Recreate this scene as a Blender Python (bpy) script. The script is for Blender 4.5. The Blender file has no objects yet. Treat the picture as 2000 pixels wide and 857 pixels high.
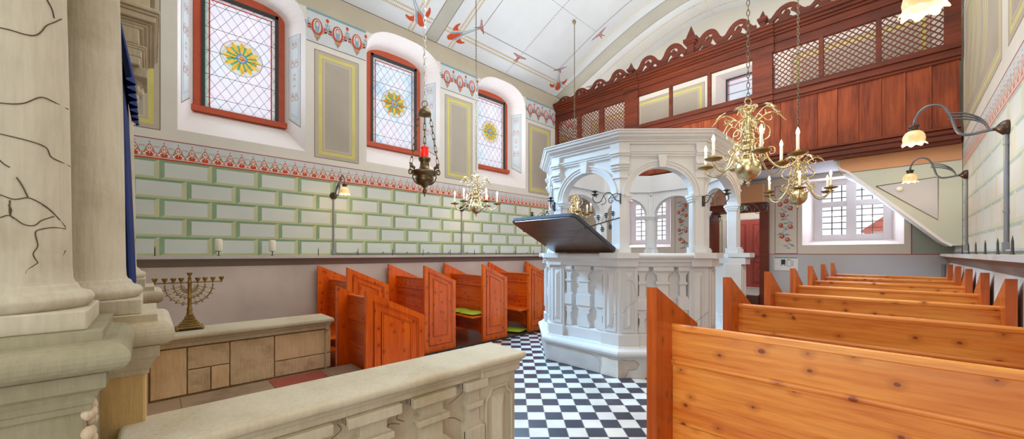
import bpy, math, random
from mathutils import Vector, Matrix
random.seed(7)
PI = math.pi
sc = bpy.context.scene
COL = sc.collection

# ------------------------------------------------------------------ colour
def C(r, g, b):
    f = lambda c: (c/255/12.92) if c/255 <= .04045 else ((c/255+.055)/1.055)**2.4
    return (f(r), f(g), f(b), 1)
def mul(c, k): return (min(1, c[0]*k), min(1, c[1]*k), min(1, c[2]*k), 1)

# ------------------------------------------------------------------ materials
class NT:
    def __init__(s, name):
        s.m = bpy.data.materials.new(name); s.m.use_nodes = True
        s.t = s.m.node_tree; s.t.nodes.clear()
        s.out = s.t.nodes.new('ShaderNodeOutputMaterial')
    def n(s, typ, **kw):
        x = s.t.nodes.new(typ)
        for k, v in kw.items():
            if k.startswith('i_'):
                key = k[2:].replace('_', ' ')
                x.inputs[key].default_value = v
            else: setattr(x, k, v)
        return x
    def l(s, a, b): s.t.links.new(a, b)
    def math(s, op, a, b=None, c=None):
        x = s.n('ShaderNodeMath', operation=op)
        for i, v in enumerate((a, b, c)):
            if v is None: continue
            if isinstance(v, (int, float)): x.inputs[i].default_value = v
            else: s.l(v, x.inputs[i])
        return x.outputs[0]
    def mix(s, fac, a, b, bt='MIX'):
        x = s.n('ShaderNodeMix', data_type='RGBA', blend_type=bt)
        for sock, v in ((x.inputs[0], fac), (x.inputs[6], a), (x.inputs[7], b)):
            if isinstance(v, (int, float, tuple)): sock.default_value = v
            else: s.l(v, sock)
        return x.outputs[2]
    def ramp(s, fac, stops):
        x = s.n('ShaderNodeValToRGB'); e = x.color_ramp.elements
        while len(e) < len(stops): e.new(.5)
        for k, (p, c) in enumerate(stops): e[k].position = p; e[k].color = c
        s.l(fac, x.inputs[0]); return x.outputs[0]
    def coords(s, scale=(1, 1, 1), rnd=0):
        tc = s.n('ShaderNodeTexCoord'); mp = s.n('ShaderNodeMapping'); mp.inputs['Scale'].default_value = scale
        if rnd:
            oi = s.n('ShaderNodeObjectInfo'); v = s.n('ShaderNodeVectorMath', operation='SCALE')
            cb = s.n('ShaderNodeCombineXYZ')
            for k in range(3): s.l(oi.outputs['Random'], cb.inputs[k])
            s.l(cb.outputs[0], v.inputs[0]); v.inputs['Scale'].default_value = rnd
            ad = s.n('ShaderNodeVectorMath', operation='ADD'); s.l(tc.outputs['Object'], ad.inputs[0]); s.l(v.outputs[0], ad.inputs[1])
            s.l(ad.outputs[0], mp.inputs[0])
        else: s.l(tc.outputs['Object'], mp.inputs[0])
        return mp.outputs[0]
    def noise(s, vec, scale, detail=4, rough=.55):
        x = s.n('ShaderNodeTexNoise'); x.inputs['Scale'].default_value = scale; x.inputs['Detail'].default_value = detail
        x.inputs['Roughness'].default_value = rough; s.l(vec, x.inputs['Vector']); return x.outputs['Fac']
    def bsdf(s, color, rough=.7, metal=0, bump=None, bstr=.2, bdist=.01, coat=0, spec=.4, emis=None, estr=0):
        b = s.n('ShaderNodeBsdfPrincipled')
        if isinstance(color, tuple): b.inputs['Base Color'].default_value = color
        else: s.l(color, b.inputs['Base Color'])
        if isinstance(rough, (int, float)): b.inputs['Roughness'].default_value = rough
        else: s.l(rough, b.inputs['Roughness'])
        b.inputs['Metallic'].default_value = metal
        b.inputs['Specular IOR Level'].default_value = spec
        b.inputs['Coat Weight'].default_value = coat; b.inputs['Coat Roughness'].default_value = .15
        if emis: b.inputs['Emission Color'].default_value = emis; b.inputs['Emission Strength'].default_value = estr
        if bump is not None:
            x = s.n('ShaderNodeBump'); x.inputs['Strength'].default_value = bstr; x.inputs['Distance'].default_value = bdist
            s.l(bump, x.inputs['Height']); s.l(x.outputs[0], b.inputs['Normal'])
        s.l(b.outputs[0], s.out.inputs[0]); return b

def plain(name, col, rough=.75, metal=0, var=.08, scale=3, stretch=(1, 1, 1), bstr=0, spec=.35, fine=0):
    t = NT(name); v = t.coords(stretch); n = t.noise(v, scale)
    c = t.ramp(n, [(.3, mul(col, 1-var)), (.7, mul(col, 1+var))])
    if fine:
        n2 = t.noise(v, scale*9, 2); c = t.mix(fine, c, t.ramp(n2, [(.35, mul(col, .7)), (.65, mul(col, 1.2))]), 'MIX')
    t.bsdf(c, rough, metal, bump=t.noise(v, scale*6) if bstr else None, bstr=bstr, spec=spec)
    return t.m

def stone(name, col, warm, scale=1.2, crack=0, chisel=.5, cscale=1.3, bstr=.35):
    t = NT(name); v = t.coords()
    n = t.noise(v, scale*2, 6, .6); c = t.ramp(n, [(.28, warm), (.5, col), (.75, mul(col, 1.12))])
    vs = t.coords((30, 30, 3)); g = t.noise(vs, 2.2, 3)
    c = t.mix(chisel*.35, c, t.ramp(g, [(.3, mul(warm, .55)), (.62, mul(col, 1.25))]))
    blot = t.noise(v, scale*1.1, 3, .5); c = t.mix(t.math('MULTIPLY', blot, .2), c, mul(warm, .7))
    h = t.math('ADD', t.math('MULTIPLY', g, .5), t.noise(v, 14, 5))
    if crack:
        w = t.n('ShaderNodeTexNoise'); w.inputs['Scale'].default_value = 2.5; w.inputs['Detail'].default_value = 4; t.l(v, w.inputs['Vector'])
        ad = t.n('ShaderNodeVectorMath', operation='MULTIPLY_ADD'); t.l(w.outputs['Color'], ad.inputs[0]); ad.inputs[1].default_value = (.45, .45, .45); t.l(v, ad.inputs[2])
        vo = t.n('ShaderNodeTexVoronoi', feature='DISTANCE_TO_EDGE'); vo.inputs['Scale'].default_value = cscale; t.l(ad.outputs[0], vo.inputs['Vector'])
        gate = t.math('GREATER_THAN', t.noise(v, 1.7, 2), .52 if crack < 2 else .4)
        k = t.math('MULTIPLY', t.math('LESS_THAN', vo.outputs['Distance'], .006*cscale/1.3), gate)
        c = t.mix(t.math('MULTIPLY', k, .85), c, C(60, 48, 38)); h = t.math('SUBTRACT', h, k)
    t.bsdf(c, .82, bump=h, bstr=bstr, bdist=.012, spec=.25); return t.m

def wood(name, dark, mid, light, axis='x', knots=1, rough=.32, coat=.25, gscale=1, plank=0):
    t = NT(name); st = {'x': (.7, 9, 9), 'y': (9, .7, 9), 'z': (9, 9, .7)}[axis]
    v = t.coords(tuple(k*gscale for k in st), rnd=7.3)
    n = t.noise(v, 1.3, 6, .62); c = t.ramp(n, [(.3, dark), (.48, mid), (.72, light)])
    v2 = t.coords(tuple(k*4*gscale for k in st), rnd=3.1); n2 = t.noise(v2, 1.6, 3)
    c = t.mix(.28, c, t.ramp(n2, [(.35, mul(dark, .8)), (.6, mul(light, 1.05))]))
    big = t.noise(t.coords((.8, 1.6, 1.6), rnd=9.1), 1.4, 2); c = t.mix(t.math('MULTIPLY', t.math('MAXIMUM', t.math('SUBTRACT', big, .42), 0), 1.5), c, mul(dark, .9))
    if knots:
        v3 = t.coords((1, 1, 1), rnd=5.7); sp = t.n('ShaderNodeSeparateXYZ'); t.l(v3, sp.inputs[0]); cb = t.n('ShaderNodeCombineXYZ')
        u_, w_ = (sp.outputs[0], sp.outputs[2]) if axis == 'x' else (sp.outputs[2], sp.outputs[1])
        t.l(t.math('MULTIPLY', u_, 7.5), cb.inputs[0]); t.l(t.math('MULTIPLY', w_, 9.5), cb.inputs[1])
        vo = t.n('ShaderNodeTexVoronoi', voronoi_dimensions='2D'); vo.inputs['Scale'].default_value = 1; t.l(cb.outputs[0], vo.inputs['Vector'])
        vb = t.n('ShaderNodeSeparateColor'); t.l(vo.outputs['Color'], vb.inputs[0])
        on = t.math('GREATER_THAN', vb.outputs[0], .4)
        k = t.math('MULTIPLY', t.math('SUBTRACT', 1, t.math('MINIMUM', t.math('MULTIPLY', vo.outputs['Distance'], 4.0), 1)), on)
        k2 = t.math('MULTIPLY', t.math('LESS_THAN', vo.outputs['Distance'], t.math('MULTIPLY_ADD', vb.outputs[1], .075, .02)), on)
        c = t.mix(t.math('MULTIPLY', t.math('MAXIMUM', k, 0), .7), c, mul(dark, .62)); c = t.mix(t.math('MULTIPLY', k2, .75), c, C(112, 40, 12))
    t.bsdf(c, rough, bump=n2, bstr=.06, coat=coat, spec=.4); return t.m

def emis(name, col, strength):
    t = NT(name); e = t.n('ShaderNodeEmission'); e.inputs[0].default_value = col; e.inputs[1].default_value = strength
    t.l(e.outputs[0], t.out.inputs[0]); return t.m

def translucent(name, col, var=None, lead=False):
    t = NT(name); b = t.n('ShaderNodeBsdfTranslucent'); v = t.coords()
    c = col
    if var:
        n = t.noise(v, 1.3, 3); c = t.ramp(n, [(.32, var[0]), (.45, var[1]), (.56, var[2]), (.7, var[3])])
        tc = t.n('ShaderNodeTexCoord'); sp = t.n('ShaderNodeSeparateXYZ'); t.l(tc.outputs['Object'], sp.inputs[0])
    else: b.inputs[0].default_value = col
    if lead:
        p, q = .128, .185
        for sg in (1, -1):
            a = t.math('MULTIPLY_ADD', sp.outputs[2], sg/q, t.math('MULTIPLY', sp.outputs[1], 1/p))
            f = t.math('ABSOLUTE', t.math('SUBTRACT', t.math('FRACT', a), .5))
            c = t.mix(t.math('GREATER_THAN', f, .478), c, C(92, 90, 92))
    if not isinstance(c, tuple): t.l(c, b.inputs[0])
    t.l(b.outputs[0], t.out.inputs[0]); return t.m

M = {}
M['plaster'] = plain('plaster_wall', C(220, 216, 205), .85, var=.05, scale=1.5)
M['plaster_low'] = plain('plaster_lower_wall', C(206, 193, 182), .85, var=.13, scale=1.6)
M['plaster_grey'] = plain('plaster_grey', C(196, 198, 202), .85, var=.05, scale=1.2)
M['reveal'] = plain('plaster_reveal', C(236, 228, 224), .85, var=.03, scale=1.5)
M['vault'] = plain('plaster_vault', C(212, 216, 218), .85, var=.05, scale=1.2)
M['taupe'] = plain('paint_taupe', C(186, 176, 155), .85, var=.06, scale=2)
M['taupe_panel'] = plain('paint_taupe_panel', C(176, 167, 152), .85, var=.07, scale=1.6)
M['band'] = plain('paint_band', C(178, 176, 164), .85, var=.06, scale=2)
M['yellow'] = plain('paint_yellow', C(212, 202, 116), .85, var=.07, scale=5)
M['softblue'] = plain('paint_soft_blue', C(184, 198, 206), .85, var=.04)
M['cream'] = plain('paint_cream_line', C(206, 196, 166), .85, var=.03)
M['outline'] = plain('paint_outline', C(112, 92, 84), .85, var=.1)
M['redline'] = plain('paint_red_line', C(158, 58, 46), .85, var=.08)
M['rust'] = plain('paint_rust', C(197, 78, 44), .85, var=.1, scale=8)
M['rust_soft'] = plain('paint_rust_soft', C(208, 166, 152), .85, var=.06, scale=8)
M['bluegrey'] = plain('paint_bluegrey', C(140, 163, 176), .85, var=.1, scale=8)
M['paleblue'] = plain('paint_pale_blue', C(203, 208, 208), .85, var=.05, scale=4)
M['teal'] = plain('paint_teal_line', C(122, 158, 164), .85, var=.06, scale=4)
M['beigeorn'] = plain('paint_beige_ornament', C(176, 150, 118), .85, var=.06)
M['white_paint'] = plain('paint_white', C(228, 226, 220), .85, var=.03)
M['gold'] = plain('paint_gold_dash', C(196, 160, 92), .7, var=.12, scale=20)
M['lightgold'] = plain('paint_light_gold', C(236, 222, 186), .7, var=.1, scale=20)
M['ash_face'] = plain('ashlar_face', C(205, 212, 205), .85, var=.06, scale=1.3)
M['ash_dark'] = plain('ashlar_dark_green', C(130, 160, 128), .85, var=.12, scale=3)
M['ash_dark2'] = plain('ashlar_side_green', C(138, 164, 130), .85, var=.12, scale=3)
M['ash_lite'] = plain('ashlar_olive', C(188, 190, 148), .85, var=.1, scale=2)
M['ash_lite2'] = plain('ashlar_light_olive', C(190, 194, 156), .85, var=.1, scale=2)
M['ash_r_dark'] = plain('ashlar_pale_green', C(172, 186, 178), .85, var=.08, scale=2)  # paler bevel paint of the right wall ashlar
M['ash_r_olive'] = plain('ashlar_pale_olive', C(204, 205, 178), .85, var=.05, scale=2)
M['ash_r_face'] = plain('ashlar_pale_face', C(208, 208, 200), .85, var=.04, scale=1.3)
M['rust_pale'] = plain('paint_rust_pale', C(206, 128, 104), .85, var=.1, scale=8)
M['yellow_pale'] = plain('paint_yellow_pale', C(206, 198, 140), .85, var=.06, scale=5)
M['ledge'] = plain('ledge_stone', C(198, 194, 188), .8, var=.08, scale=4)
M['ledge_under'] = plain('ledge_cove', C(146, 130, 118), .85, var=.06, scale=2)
M['bimah'] = plain('white_limewash', C(216, 216, 215), .8, var=.05, scale=2.2, bstr=.06)
M['bare_stone'] = plain('bare_plinth_stone', C(196, 186, 172), .9, var=.12, scale=9, bstr=.3)
M['bare_white'] = plain('patched_plinth', C(226, 224, 216), .9, var=.08, scale=9, bstr=.3)
M['bimah_crack'] = plain('limewash_crack', C(120, 112, 104), .95, var=.1)
M['bimah_rough'] = stone('worn_white_plinth', C(206, 206, 204), C(190, 187, 182), 1.6, crack=0, chisel=.1, bstr=.2)
M['stone'] = stone('sandstone', C(204, 193, 168), C(180, 162, 128), 1.2, chisel=.3)
M['stone_col'] = stone('sandstone_column', C(204, 196, 174), C(172, 157, 126), 1.8, chisel=.4)
M['stone_ped'] = stone('sandstone_green_grey', C(160, 152, 124), C(136, 126, 96), 1.4, chisel=.35)
M['stone_ped2'] = stone('sandstone_ochre', C(212, 180, 124), C(186, 150, 96), 1.4, chisel=.45)
M['stone_carved'] = stone('sandstone_pale_broken', C(214, 194, 164), C(186, 162, 130), 5, chisel=.0, bstr=.9)
M['stone_crack'] = stone('sandstone_cracked', C(210, 202, 178), C(176, 162, 132), 2.4, crack=0, chisel=.4)
M['stone_back'] = stone('sandstone_panel', C(206, 190, 162), C(172, 154, 124), 1.6, crack=0, chisel=.2)
M['stone_block'] = stone('sandstone_block', C(236, 208, 166), C(206, 170, 126), 1.5, crack=0, chisel=.45)
M['stone_block2'] = stone('sandstone_rough_block', C(226, 202, 166), C(186, 158, 122), 4, crack=0, chisel=.2, bstr=.8)
M['stone_floor'] = stone('stone_slab', C(172, 148, 122), C(138, 118, 96), 2, chisel=.15)
M['red_slab'] = stone('red_slab', C(168, 92, 76), C(140, 76, 60), 2, chisel=.15)
M['crack'] = plain('crack_dark', C(92, 76, 58), .95, var=.1)  # dark colour of the crack lines in the sandstone
M['pine'] = wood('pine_board', C(198, 96, 24), C(226, 136, 46), C(242, 172, 84), 'x')
M['pine_end'] = wood('pine_end', C(158, 64, 12), C(196, 88, 20), C(214, 108, 34), 'z')
M['pine_red'] = wood('red_pine_board', C(176, 62, 6), C(222, 90, 10), C(240, 122, 28), 'x')
M['pine_red_end'] = wood('red_pine_end', C(212, 78, 4), C(240, 100, 8), C(248, 122, 24), 'z')
M['groove'] = plain('panel_groove', C(150, 56, 10), .6, var=.1)
M['floorwood'] = wood('dark_floor_boards', C(62, 38, 28), C(92, 56, 40), C(112, 72, 52), 'y', knots=0)
M['galwood'] = wood('gallery_board', C(88, 31, 9), C(140, 57, 20), C(178, 86, 36), 'z', knots=0, coat=0, rough=.6, gscale=.7)
M['galrail'] = wood('gallery_rail', C(68, 25, 9), C(104, 41, 17), C(132, 57, 24), 'x', knots=0, coat=0, rough=.58, gscale=.7)
M['galdark'] = plain('dark_gallery_wood', C(112, 52, 34), .45, var=.15, scale=4, stretch=(1, 1, 4))
M['brass'] = plain('polished_brass', C(206, 190, 148), .27, 1, var=.12, scale=6)
M['brass_old'] = plain('aged_brass', C(160, 134, 82), .36, 1, var=.25, scale=14)
M['bronze'] = plain('dark_bronze', C(122, 104, 76), .35, 1, var=.3, scale=14)
M['iron'] = plain('wrought_iron', C(84, 82, 82), .45, .8, var=.2, scale=20)
M['chain'] = plain('chain_metal', C(132, 122, 104), .35, 1, var=.2, scale=20)
M['chain_pale'] = plain('pale_chain_metal', C(226, 226, 222), .3, 1, var=.1, scale=20)
M['steel'] = plain('grey_conduit', C(140, 146, 154), .5, .3, var=.08, scale=8)
M['lampmetal'] = plain('lamp_grey_metal', C(112, 116, 124), .35, .7, var=.15, scale=12)
M['lampbrown'] = plain('lamp_boss_brown', C(86, 68, 58), .35, .7, var=.15, scale=12)
M['candle'] = plain('candle_wax', C(236, 232, 210), .5, var=.03)
M['candle_sleeve'] = plain('candle_sleeve', C(246, 240, 226), .5, var=.02)
M['lampbulb'] = emis('lamp_bulb_glow', (1, .76, .46, 1), 4)
M['bulb'] = emis('bulb_glow', (1, .74, .42, 1), 14)
M['shade'] = None
M['redglass'] = None
M['windowred'] = plain('window_frame_red', C(188, 84, 54), .6, var=.1, scale=6)
M['windowblack'] = plain('window_iron', C(58, 60, 62), .6, var=.1)
M['winwhite'] = plain('window_white_paint', C(232, 230, 236), .6, var=.03)
M['glass'] = translucent('leaded_glass', C(255, 255, 255), (C(186, 216, 240), C(234, 242, 250), C(242, 234, 246), C(252, 252, 255)), lead=True)
M['g_red'] = translucent('glass_red', C(214, 40, 44)); M['g_green'] = translucent('glass_green', C(96, 214, 160))
M['g_amber'] = translucent('glass_amber', C(250, 206, 84)); M['g_orange'] = translucent('glass_orange', C(244, 160, 72)); M['g_cream'] = translucent('glass_cream', C(240, 236, 222))
M['g_blue'] = translucent('glass_blue', C(120, 180, 220)); M['g_mint'] = translucent('glass_mint', C(200, 226, 200))
M['green_wall'] = plain('paint_sage', C(198, 205, 193), .85, var=.05, scale=1.5)
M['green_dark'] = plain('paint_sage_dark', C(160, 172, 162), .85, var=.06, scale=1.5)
M['velvet'] = plain('blue_velvet', C(24, 46, 104), .8, var=.35, scale=9, stretch=(1, 1, .3))
M['pad'] = plain('dark_pad', C(64, 72, 88), .7, var=.08)
M['deskwood'] = wood('walnut_underside', C(66, 46, 38), C(98, 70, 56), C(120, 90, 74), 'x', knots=0, rough=.3)
M['cushion'] = plain('lime_cushion', C(158, 178, 44), .9, var=.08, scale=9)
M['door_red'] = plain('door_red_paint', C(186, 92, 86), .5, var=.06, scale=3)
M['door_redlow'] = plain('door_red_moulding', C(160, 72, 66), .5, var=.06, scale=3)
M['paper'] = plain('poster_paper', C(238, 240, 240), .6, var=.01)
M['ink'] = plain('poster_dark', C(52, 58, 84), .6, var=.02)
M['inkgreen'] = plain('poster_green', C(70, 128, 104), .6, var=.02)
M['inkgrey'] = plain('poster_line', C(150, 154, 162), .6, var=.02)
M['detector'] = plain('white_plastic', C(240, 238, 232), .5, var=.01)
M['box_beige'] = plain('beige_box', C(212, 160, 120), .8, var=.04, scale=2)
M['roof_red'] = plain('outside_roof_tile', C(214, 96, 66), .8, var=.1, scale=20)
M['house'] = plain('outside_render', C(240, 226, 214), .8, var=.04)
M['kerb'] = plain('dark_kerb', C(58, 48, 46), .6, var=.15)
M['step'] = plain('pale_step', C(206, 204, 206), .7, var=.05)
M['ground'] = plain('outside_ground', C(200, 200, 196), .9, var=.05)

def shade_mat():
    t = NT('opal_lamp_glass'); b = t.n('ShaderNodeBsdfPrincipled'); b.inputs['Base Color'].default_value = C(226, 190, 140); b.inputs['Roughness'].default_value = .3
    v = t.coords(); n = t.noise(v, 16, 2)
    b.inputs['Emission Color'].default_value = (1, .64, .26, 1)
    t.l(t.math('MULTIPLY_ADD', n, .75, .05), b.inputs['Emission Strength']); t.l(b.outputs[0], t.out.inputs[0]); return t.m
M['shade'] = shade_mat()
t = NT('red_lamp_glass'); t.bsdf(C(214, 22, 16), .2, spec=.5, coat=.5, emis=C(230, 20, 12), estr=.55); M['redglass'] = t.m
# pane of the plain windows at the back
t = NT('clear_pane'); _b = t.n('ShaderNodeBsdfTransparent'); _b.inputs[0].default_value = (.97, .97, .99, 1); _g = t.n('ShaderNodeBsdfGlossy'); _g.inputs['Roughness'].default_value = .05
_m = t.n('ShaderNodeMixShader'); _m.inputs[0].default_value = .05; t.l(_b.outputs[0], _m.inputs[1]); t.l(_g.outputs[0], _m.inputs[2]); t.l(_m.outputs[0], t.out.inputs[0]); M['pane'] = t.m

# ------------------------------------------------------------------ mesh builder
class MB:
    def __init__(s, T=None): s.v = []; s.f = []; s.mi = []; s.sm = []; s.T = T or Matrix.Identity(4)
    def add(s, vs, fs, mat=0, smooth=False):
        o = len(s.v); s.v += [tuple(s.T @ Vector(p)) for p in vs]
        for f in fs: s.f.append(tuple(i+o for i in f)); s.mi.append(mat); s.sm.append(smooth)
        return s
    def poly(s, pts, mat=0): return s.add(pts, [tuple(range(len(pts)))], mat)
    def box(s, x0, x1, y0, y1, z0, z1, mat=0):
        return s.add([(x0,y0,z0),(x1,y0,z0),(x1,y1,z0),(x0,y1,z0),(x0,y0,z1),(x1,y0,z1),(x1,y1,z1),(x0,y1,z1)],
                     [(0,3,2,1),(4,5,6,7),(0,1,5,4),(1,2,6,5),(2,3,7,6),(3,0,4,7)], mat)
    def prism(s, pts, vec, mat=0, smooth=False):
        n = len(pts); vec = Vector(vec); q = [Vector(p) for p in pts]; q2 = [p+vec for p in q]
        s.add(q+q2, [tuple(range(n))[::-1], tuple(range(n, 2*n))], mat)
        return s.add(q+q2, [(i, (i+1) % n, n+(i+1) % n, n+i) for i in range(n)], mat, smooth)
    def lathe(s, prof, n=16, c=(0,0,0), mat=0, smooth=True, a0=0, full=True, sx=1, sy=1):
        vs = []; fs = []; m = len(prof)
        for k in range(n):
            a = a0+2*PI*k/n
            for r, z in prof: vs.append((c[0]+r*math.cos(a)*sx, c[1]+r*math.sin(a)*sy, c[2]+z))
        for k in range(n):
            k2 = (k+1) % n
            for i in range(m-1): fs.append((k*m+i, k2*m+i, k2*m+i+1, k*m+i+1))
        s.add(vs, fs, mat, smooth)
        if prof[0][0] > 1e-4: s.add([vs[k*m] for k in range(n)], [tuple(range(n))[::-1]], mat)
        if prof[-1][0] > 1e-4: s.add([vs[k*m+m-1] for k in range(n)], [tuple(range(n))], mat)
        return s
    def tube(s, path, r, n=8, mat=0, closed=False, smooth=True, flat=1):
        P = [Vector(p) for p in path]; N = len(P)
        if N < 2: return s
        rr = r if isinstance(r, (list, tuple)) else [r]*N
        tg = []
        for i in range(N):
            a = P[(i-1) % N] if (closed or i > 0) else P[i]; b = P[(i+1) % N] if (closed or i < N-1) else P[i]
            d = b-a; tg.append(d.normalized() if d.length > 1e-9 else Vector((0,0,1)))
        up = Vector((0,0,1)) if abs(tg[0].z) < .9 else Vector((1,0,0))
        nx = (up-tg[0]*up.dot(tg[0])).normalized(); vs = []; fs = []
        for i in range(N):
            nx = nx-tg[i]*nx.dot(tg[i])
            if nx.length < 1e-6: nx = tg[i].orthogonal()
            nx.normalize(); ny = tg[i].cross(nx)
            for k in range(n):
                a = 2*PI*k/n; vs.append(P[i]+nx*(math.cos(a)*rr[i])+ny*(math.sin(a)*rr[i]*flat))
        for i in range(N if closed else N-1):
            j = (i+1) % N
            for k in range(n): fs.append((i*n+k, i*n+(k+1) % n, j*n+(k+1) % n, j*n+k))
        s.add(vs, fs, mat, smooth)
        if not closed: s.add(vs[:n], [tuple(range(n))[::-1]], mat); s.add(vs[-n:], [tuple(range(n))], mat)
        return s
    def sphere(s, c, r, n=12, mat=0, sz=1):
        m = max(6, n//2+2); return s.lathe([(r*math.sin(PI*i/(m-1)) if 0 < i < m-1 else 1e-5, -r*sz*math.cos(PI*i/(m-1))) for i in range(m)], n, c, mat)
    def chain(s, p0, p1, link=.05, r=.004, w=.011, mat=0, n=5):
        p0 = Vector(p0); p1 = Vector(p1); L = (p1-p0).length; k = max(1, round(L/(link*.78))); d = (p1-p0)/k; u = d.normalized()
        a = u.orthogonal().normalized(); b = u.cross(a); h = link/2
        for i in range(k):
            c = p0+d*(i+.5); e = a if i % 2 else b; pts = []
            for q in range(10):
                t = 2*PI*q/10; pts.append(c+e*(math.cos(t)*w)+u*(math.sin(t)*h))
            s.tube(pts, r, n, mat, closed=True)
        return s
    def ribbon(s, pts, w, vec, mat=0):
        # flat cut-out strip along a plane path, thickness vec; w number or list
        P = [Vector(p) for p in pts]; N = len(P); V = Vector(vec); vn = V.normalized(); L = []; R = []
        ww = w if isinstance(w, (list, tuple)) else [w]*N
        for i in range(N):
            d = (P[min(i+1, N-1)]-P[max(i-1, 0)]).normalized(); nn = vn.cross(d); L.append(P[i]+nn*ww[i]/2); R.append(P[i]-nn*ww[i]/2)
        vs = L+R+[p+V for p in L]+[p+V for p in R]; fs = []
        for i in range(N-1):
            fs += [(i, i+1, N+i+1, N+i), (2*N+i, 3*N+i, 3*N+i+1, 2*N+i+1), (i, 2*N+i, 2*N+i+1, i+1), (N+i, N+i+1, 3*N+i+1, 3*N+i)]
        fs += [(0, N, 3*N, 2*N), (N-1, 3*N-1, 4*N-1, 2*N-1)]
        return s.add(vs, fs, mat)
    def build(s, name, mats, parent=None, bevel=0, world=False):
        me = bpy.data.meshes.new(name)
        me.from_pydata(s.v, [], s.f); me.polygons.foreach_set('material_index', s.mi); me.polygons.foreach_set('use_smooth', s.sm)
        for k in (mats if isinstance(mats, (list, tuple)) else [mats]): me.materials.append(M[k] if isinstance(k, str) else k)
        me.update(); o = bpy.data.objects.new(name, me); COL.objects.link(o)
        if parent is not None:
            o.parent = parent
            if world: o.matrix_parent_inverse = WM[parent.name].inverted()
        if bevel:
            b = o.modifiers.new('soft', 'BEVEL'); b.width = bevel; b.segments = 2; b.limit_method = 'ANGLE'; b.angle_limit = .7
        return o
WM = {}
def thing(name, label, cat, loc=(0,0,0), rz=0, group=None):
    o = bpy.data.objects.new(name, None); COL.objects.link(o); o.location = loc; o.rotation_euler = (0, 0, rz); o.empty_display_size = .1
    o['label'] = label; o['category'] = cat
    if group: o['group'] = group
    parent = None
    WM[o.name] = Matrix.Translation(loc) @ Matrix.Rotation(rz, 4, 'Z'); return o
def tag(o, label, cat, group=None):
    o['label'] = label; o['category'] = cat
    if group: o['group'] = group
    return o
def struct(o): o['kind'] = 'structure'; return o
def sroot(name, loc=(0,0,0)):
    o = bpy.data.objects.new(name, None); COL.objects.link(o); o.location = loc; o['kind'] = 'structure'; WM[o.name] = Matrix.Translation(loc); return o
def kids(o): return [c for c in COL.objects if c.parent == o]
def dup(root, loc, rz=None, label=None, parent=None):
    r = root.copy(); COL.objects.link(r)
    if parent is not None: r.parent = parent
    else:
        if loc is not None: r.location = loc
        if rz is not None: r.rotation_euler = (0, 0, rz)
        if label: r['label'] = label
    for ch in kids(root): dup(ch, None, parent=r)
    return r
ORD = ['nearest', 'second', 'third', 'fourth', 'fifth', 'sixth', 'seventh', 'eighth', 'ninth', 'tenth', 'eleventh', 'twelfth', 'thirteenth', 'fourteenth']
def arc(cx, cy, r, a0, a1, n): return [(cx+r*math.cos(a0+(a1-a0)*i/n), cy+r*math.sin(a0+(a1-a0)*i/n)) for i in range(n+1)]
def smooth_path(pts, k=6):
    P = [Vector(p) for p in pts]; P = [P[0]*2-P[1]]+P+[P[-1]*2-P[-2]]; out = []
    for i in range(1, len(P)-2):
        for j in range(k):
            t = j/k; a, b, c, d = P[i-1], P[i], P[i+1], P[i+2]
            out.append(.5*((2*b)+(c-a)*t+(2*a-5*b+4*c-d)*t*t+(3*b-a-3*c+d)*t**3))
    out.append(P[-2]); return out
# ------------------------------------------------------------------ the room
XL, XR, YB, YG, Y0 = -6.1, .53, 8.66, 7.4, -.7
PSI = math.atan(764/735)

# floor: checkered tiles laid on the diagonal
def tile_mat():
    t = NT('checker_tiles'); tc = t.n('ShaderNodeTexCoord'); sp = t.n('ShaderNodeSeparateXYZ'); t.l(tc.outputs['Object'], sp.inputs[0])
    s = .15; cs, sn = math.cos(PSI), math.sin(PSI)
    a = t.math('ADD', t.math('MULTIPLY', sp.outputs[0], cs/s), t.math('MULTIPLY_ADD', sp.outputs[1], sn/s, -.135/s))
    b = t.math('ADD', t.math('MULTIPLY', sp.outputs[0], -sn/s), t.math('MULTIPLY_ADD', sp.outputs[1], cs/s, -3.018/s))
    par = t.math('FLOORED_MODULO', t.math('ADD', t.math('FLOOR', a), t.math('FLOOR', b)), 2)
    g = None
    for q in (a, b):
        e = t.math('GREATER_THAN', t.math('ABSOLUTE', t.math('SUBTRACT', t.math('FRACT', q), .5)), .483)
        g = e if g is None else t.math('MAXIMUM', g, e)
    v = t.coords(); nn = t.noise(v, 2.5, 4)
    lt = t.ramp(nn, [(.3, C(206, 206, 200)), (.7, C(236, 236, 230))]); dk = t.ramp(nn, [(.3, C(44, 44, 56)), (.7, C(66, 66, 82))])
    c = t.mix(par, dk, lt); c = t.mix(g, c, C(150, 148, 144))
    t.bsdf(c, .28, spec=.45, bump=g, bstr=-.1); return t.m
M['tiles'] = tile_mat()
fl = MB(); fl.box(-6.2, 1.2, -3, 8.8, -.1, 0); struct(fl.build('floor', 'tiles'))
fl = MB(); fl.box(-5.76, -4.555, 1.5, YB, -.02, .004); fl.box(-4.555, -4.52, 1.3, YB, -.02, .02, 1)
struct(fl.build('floor.001', ['floorwood', 'kerb']))

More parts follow.
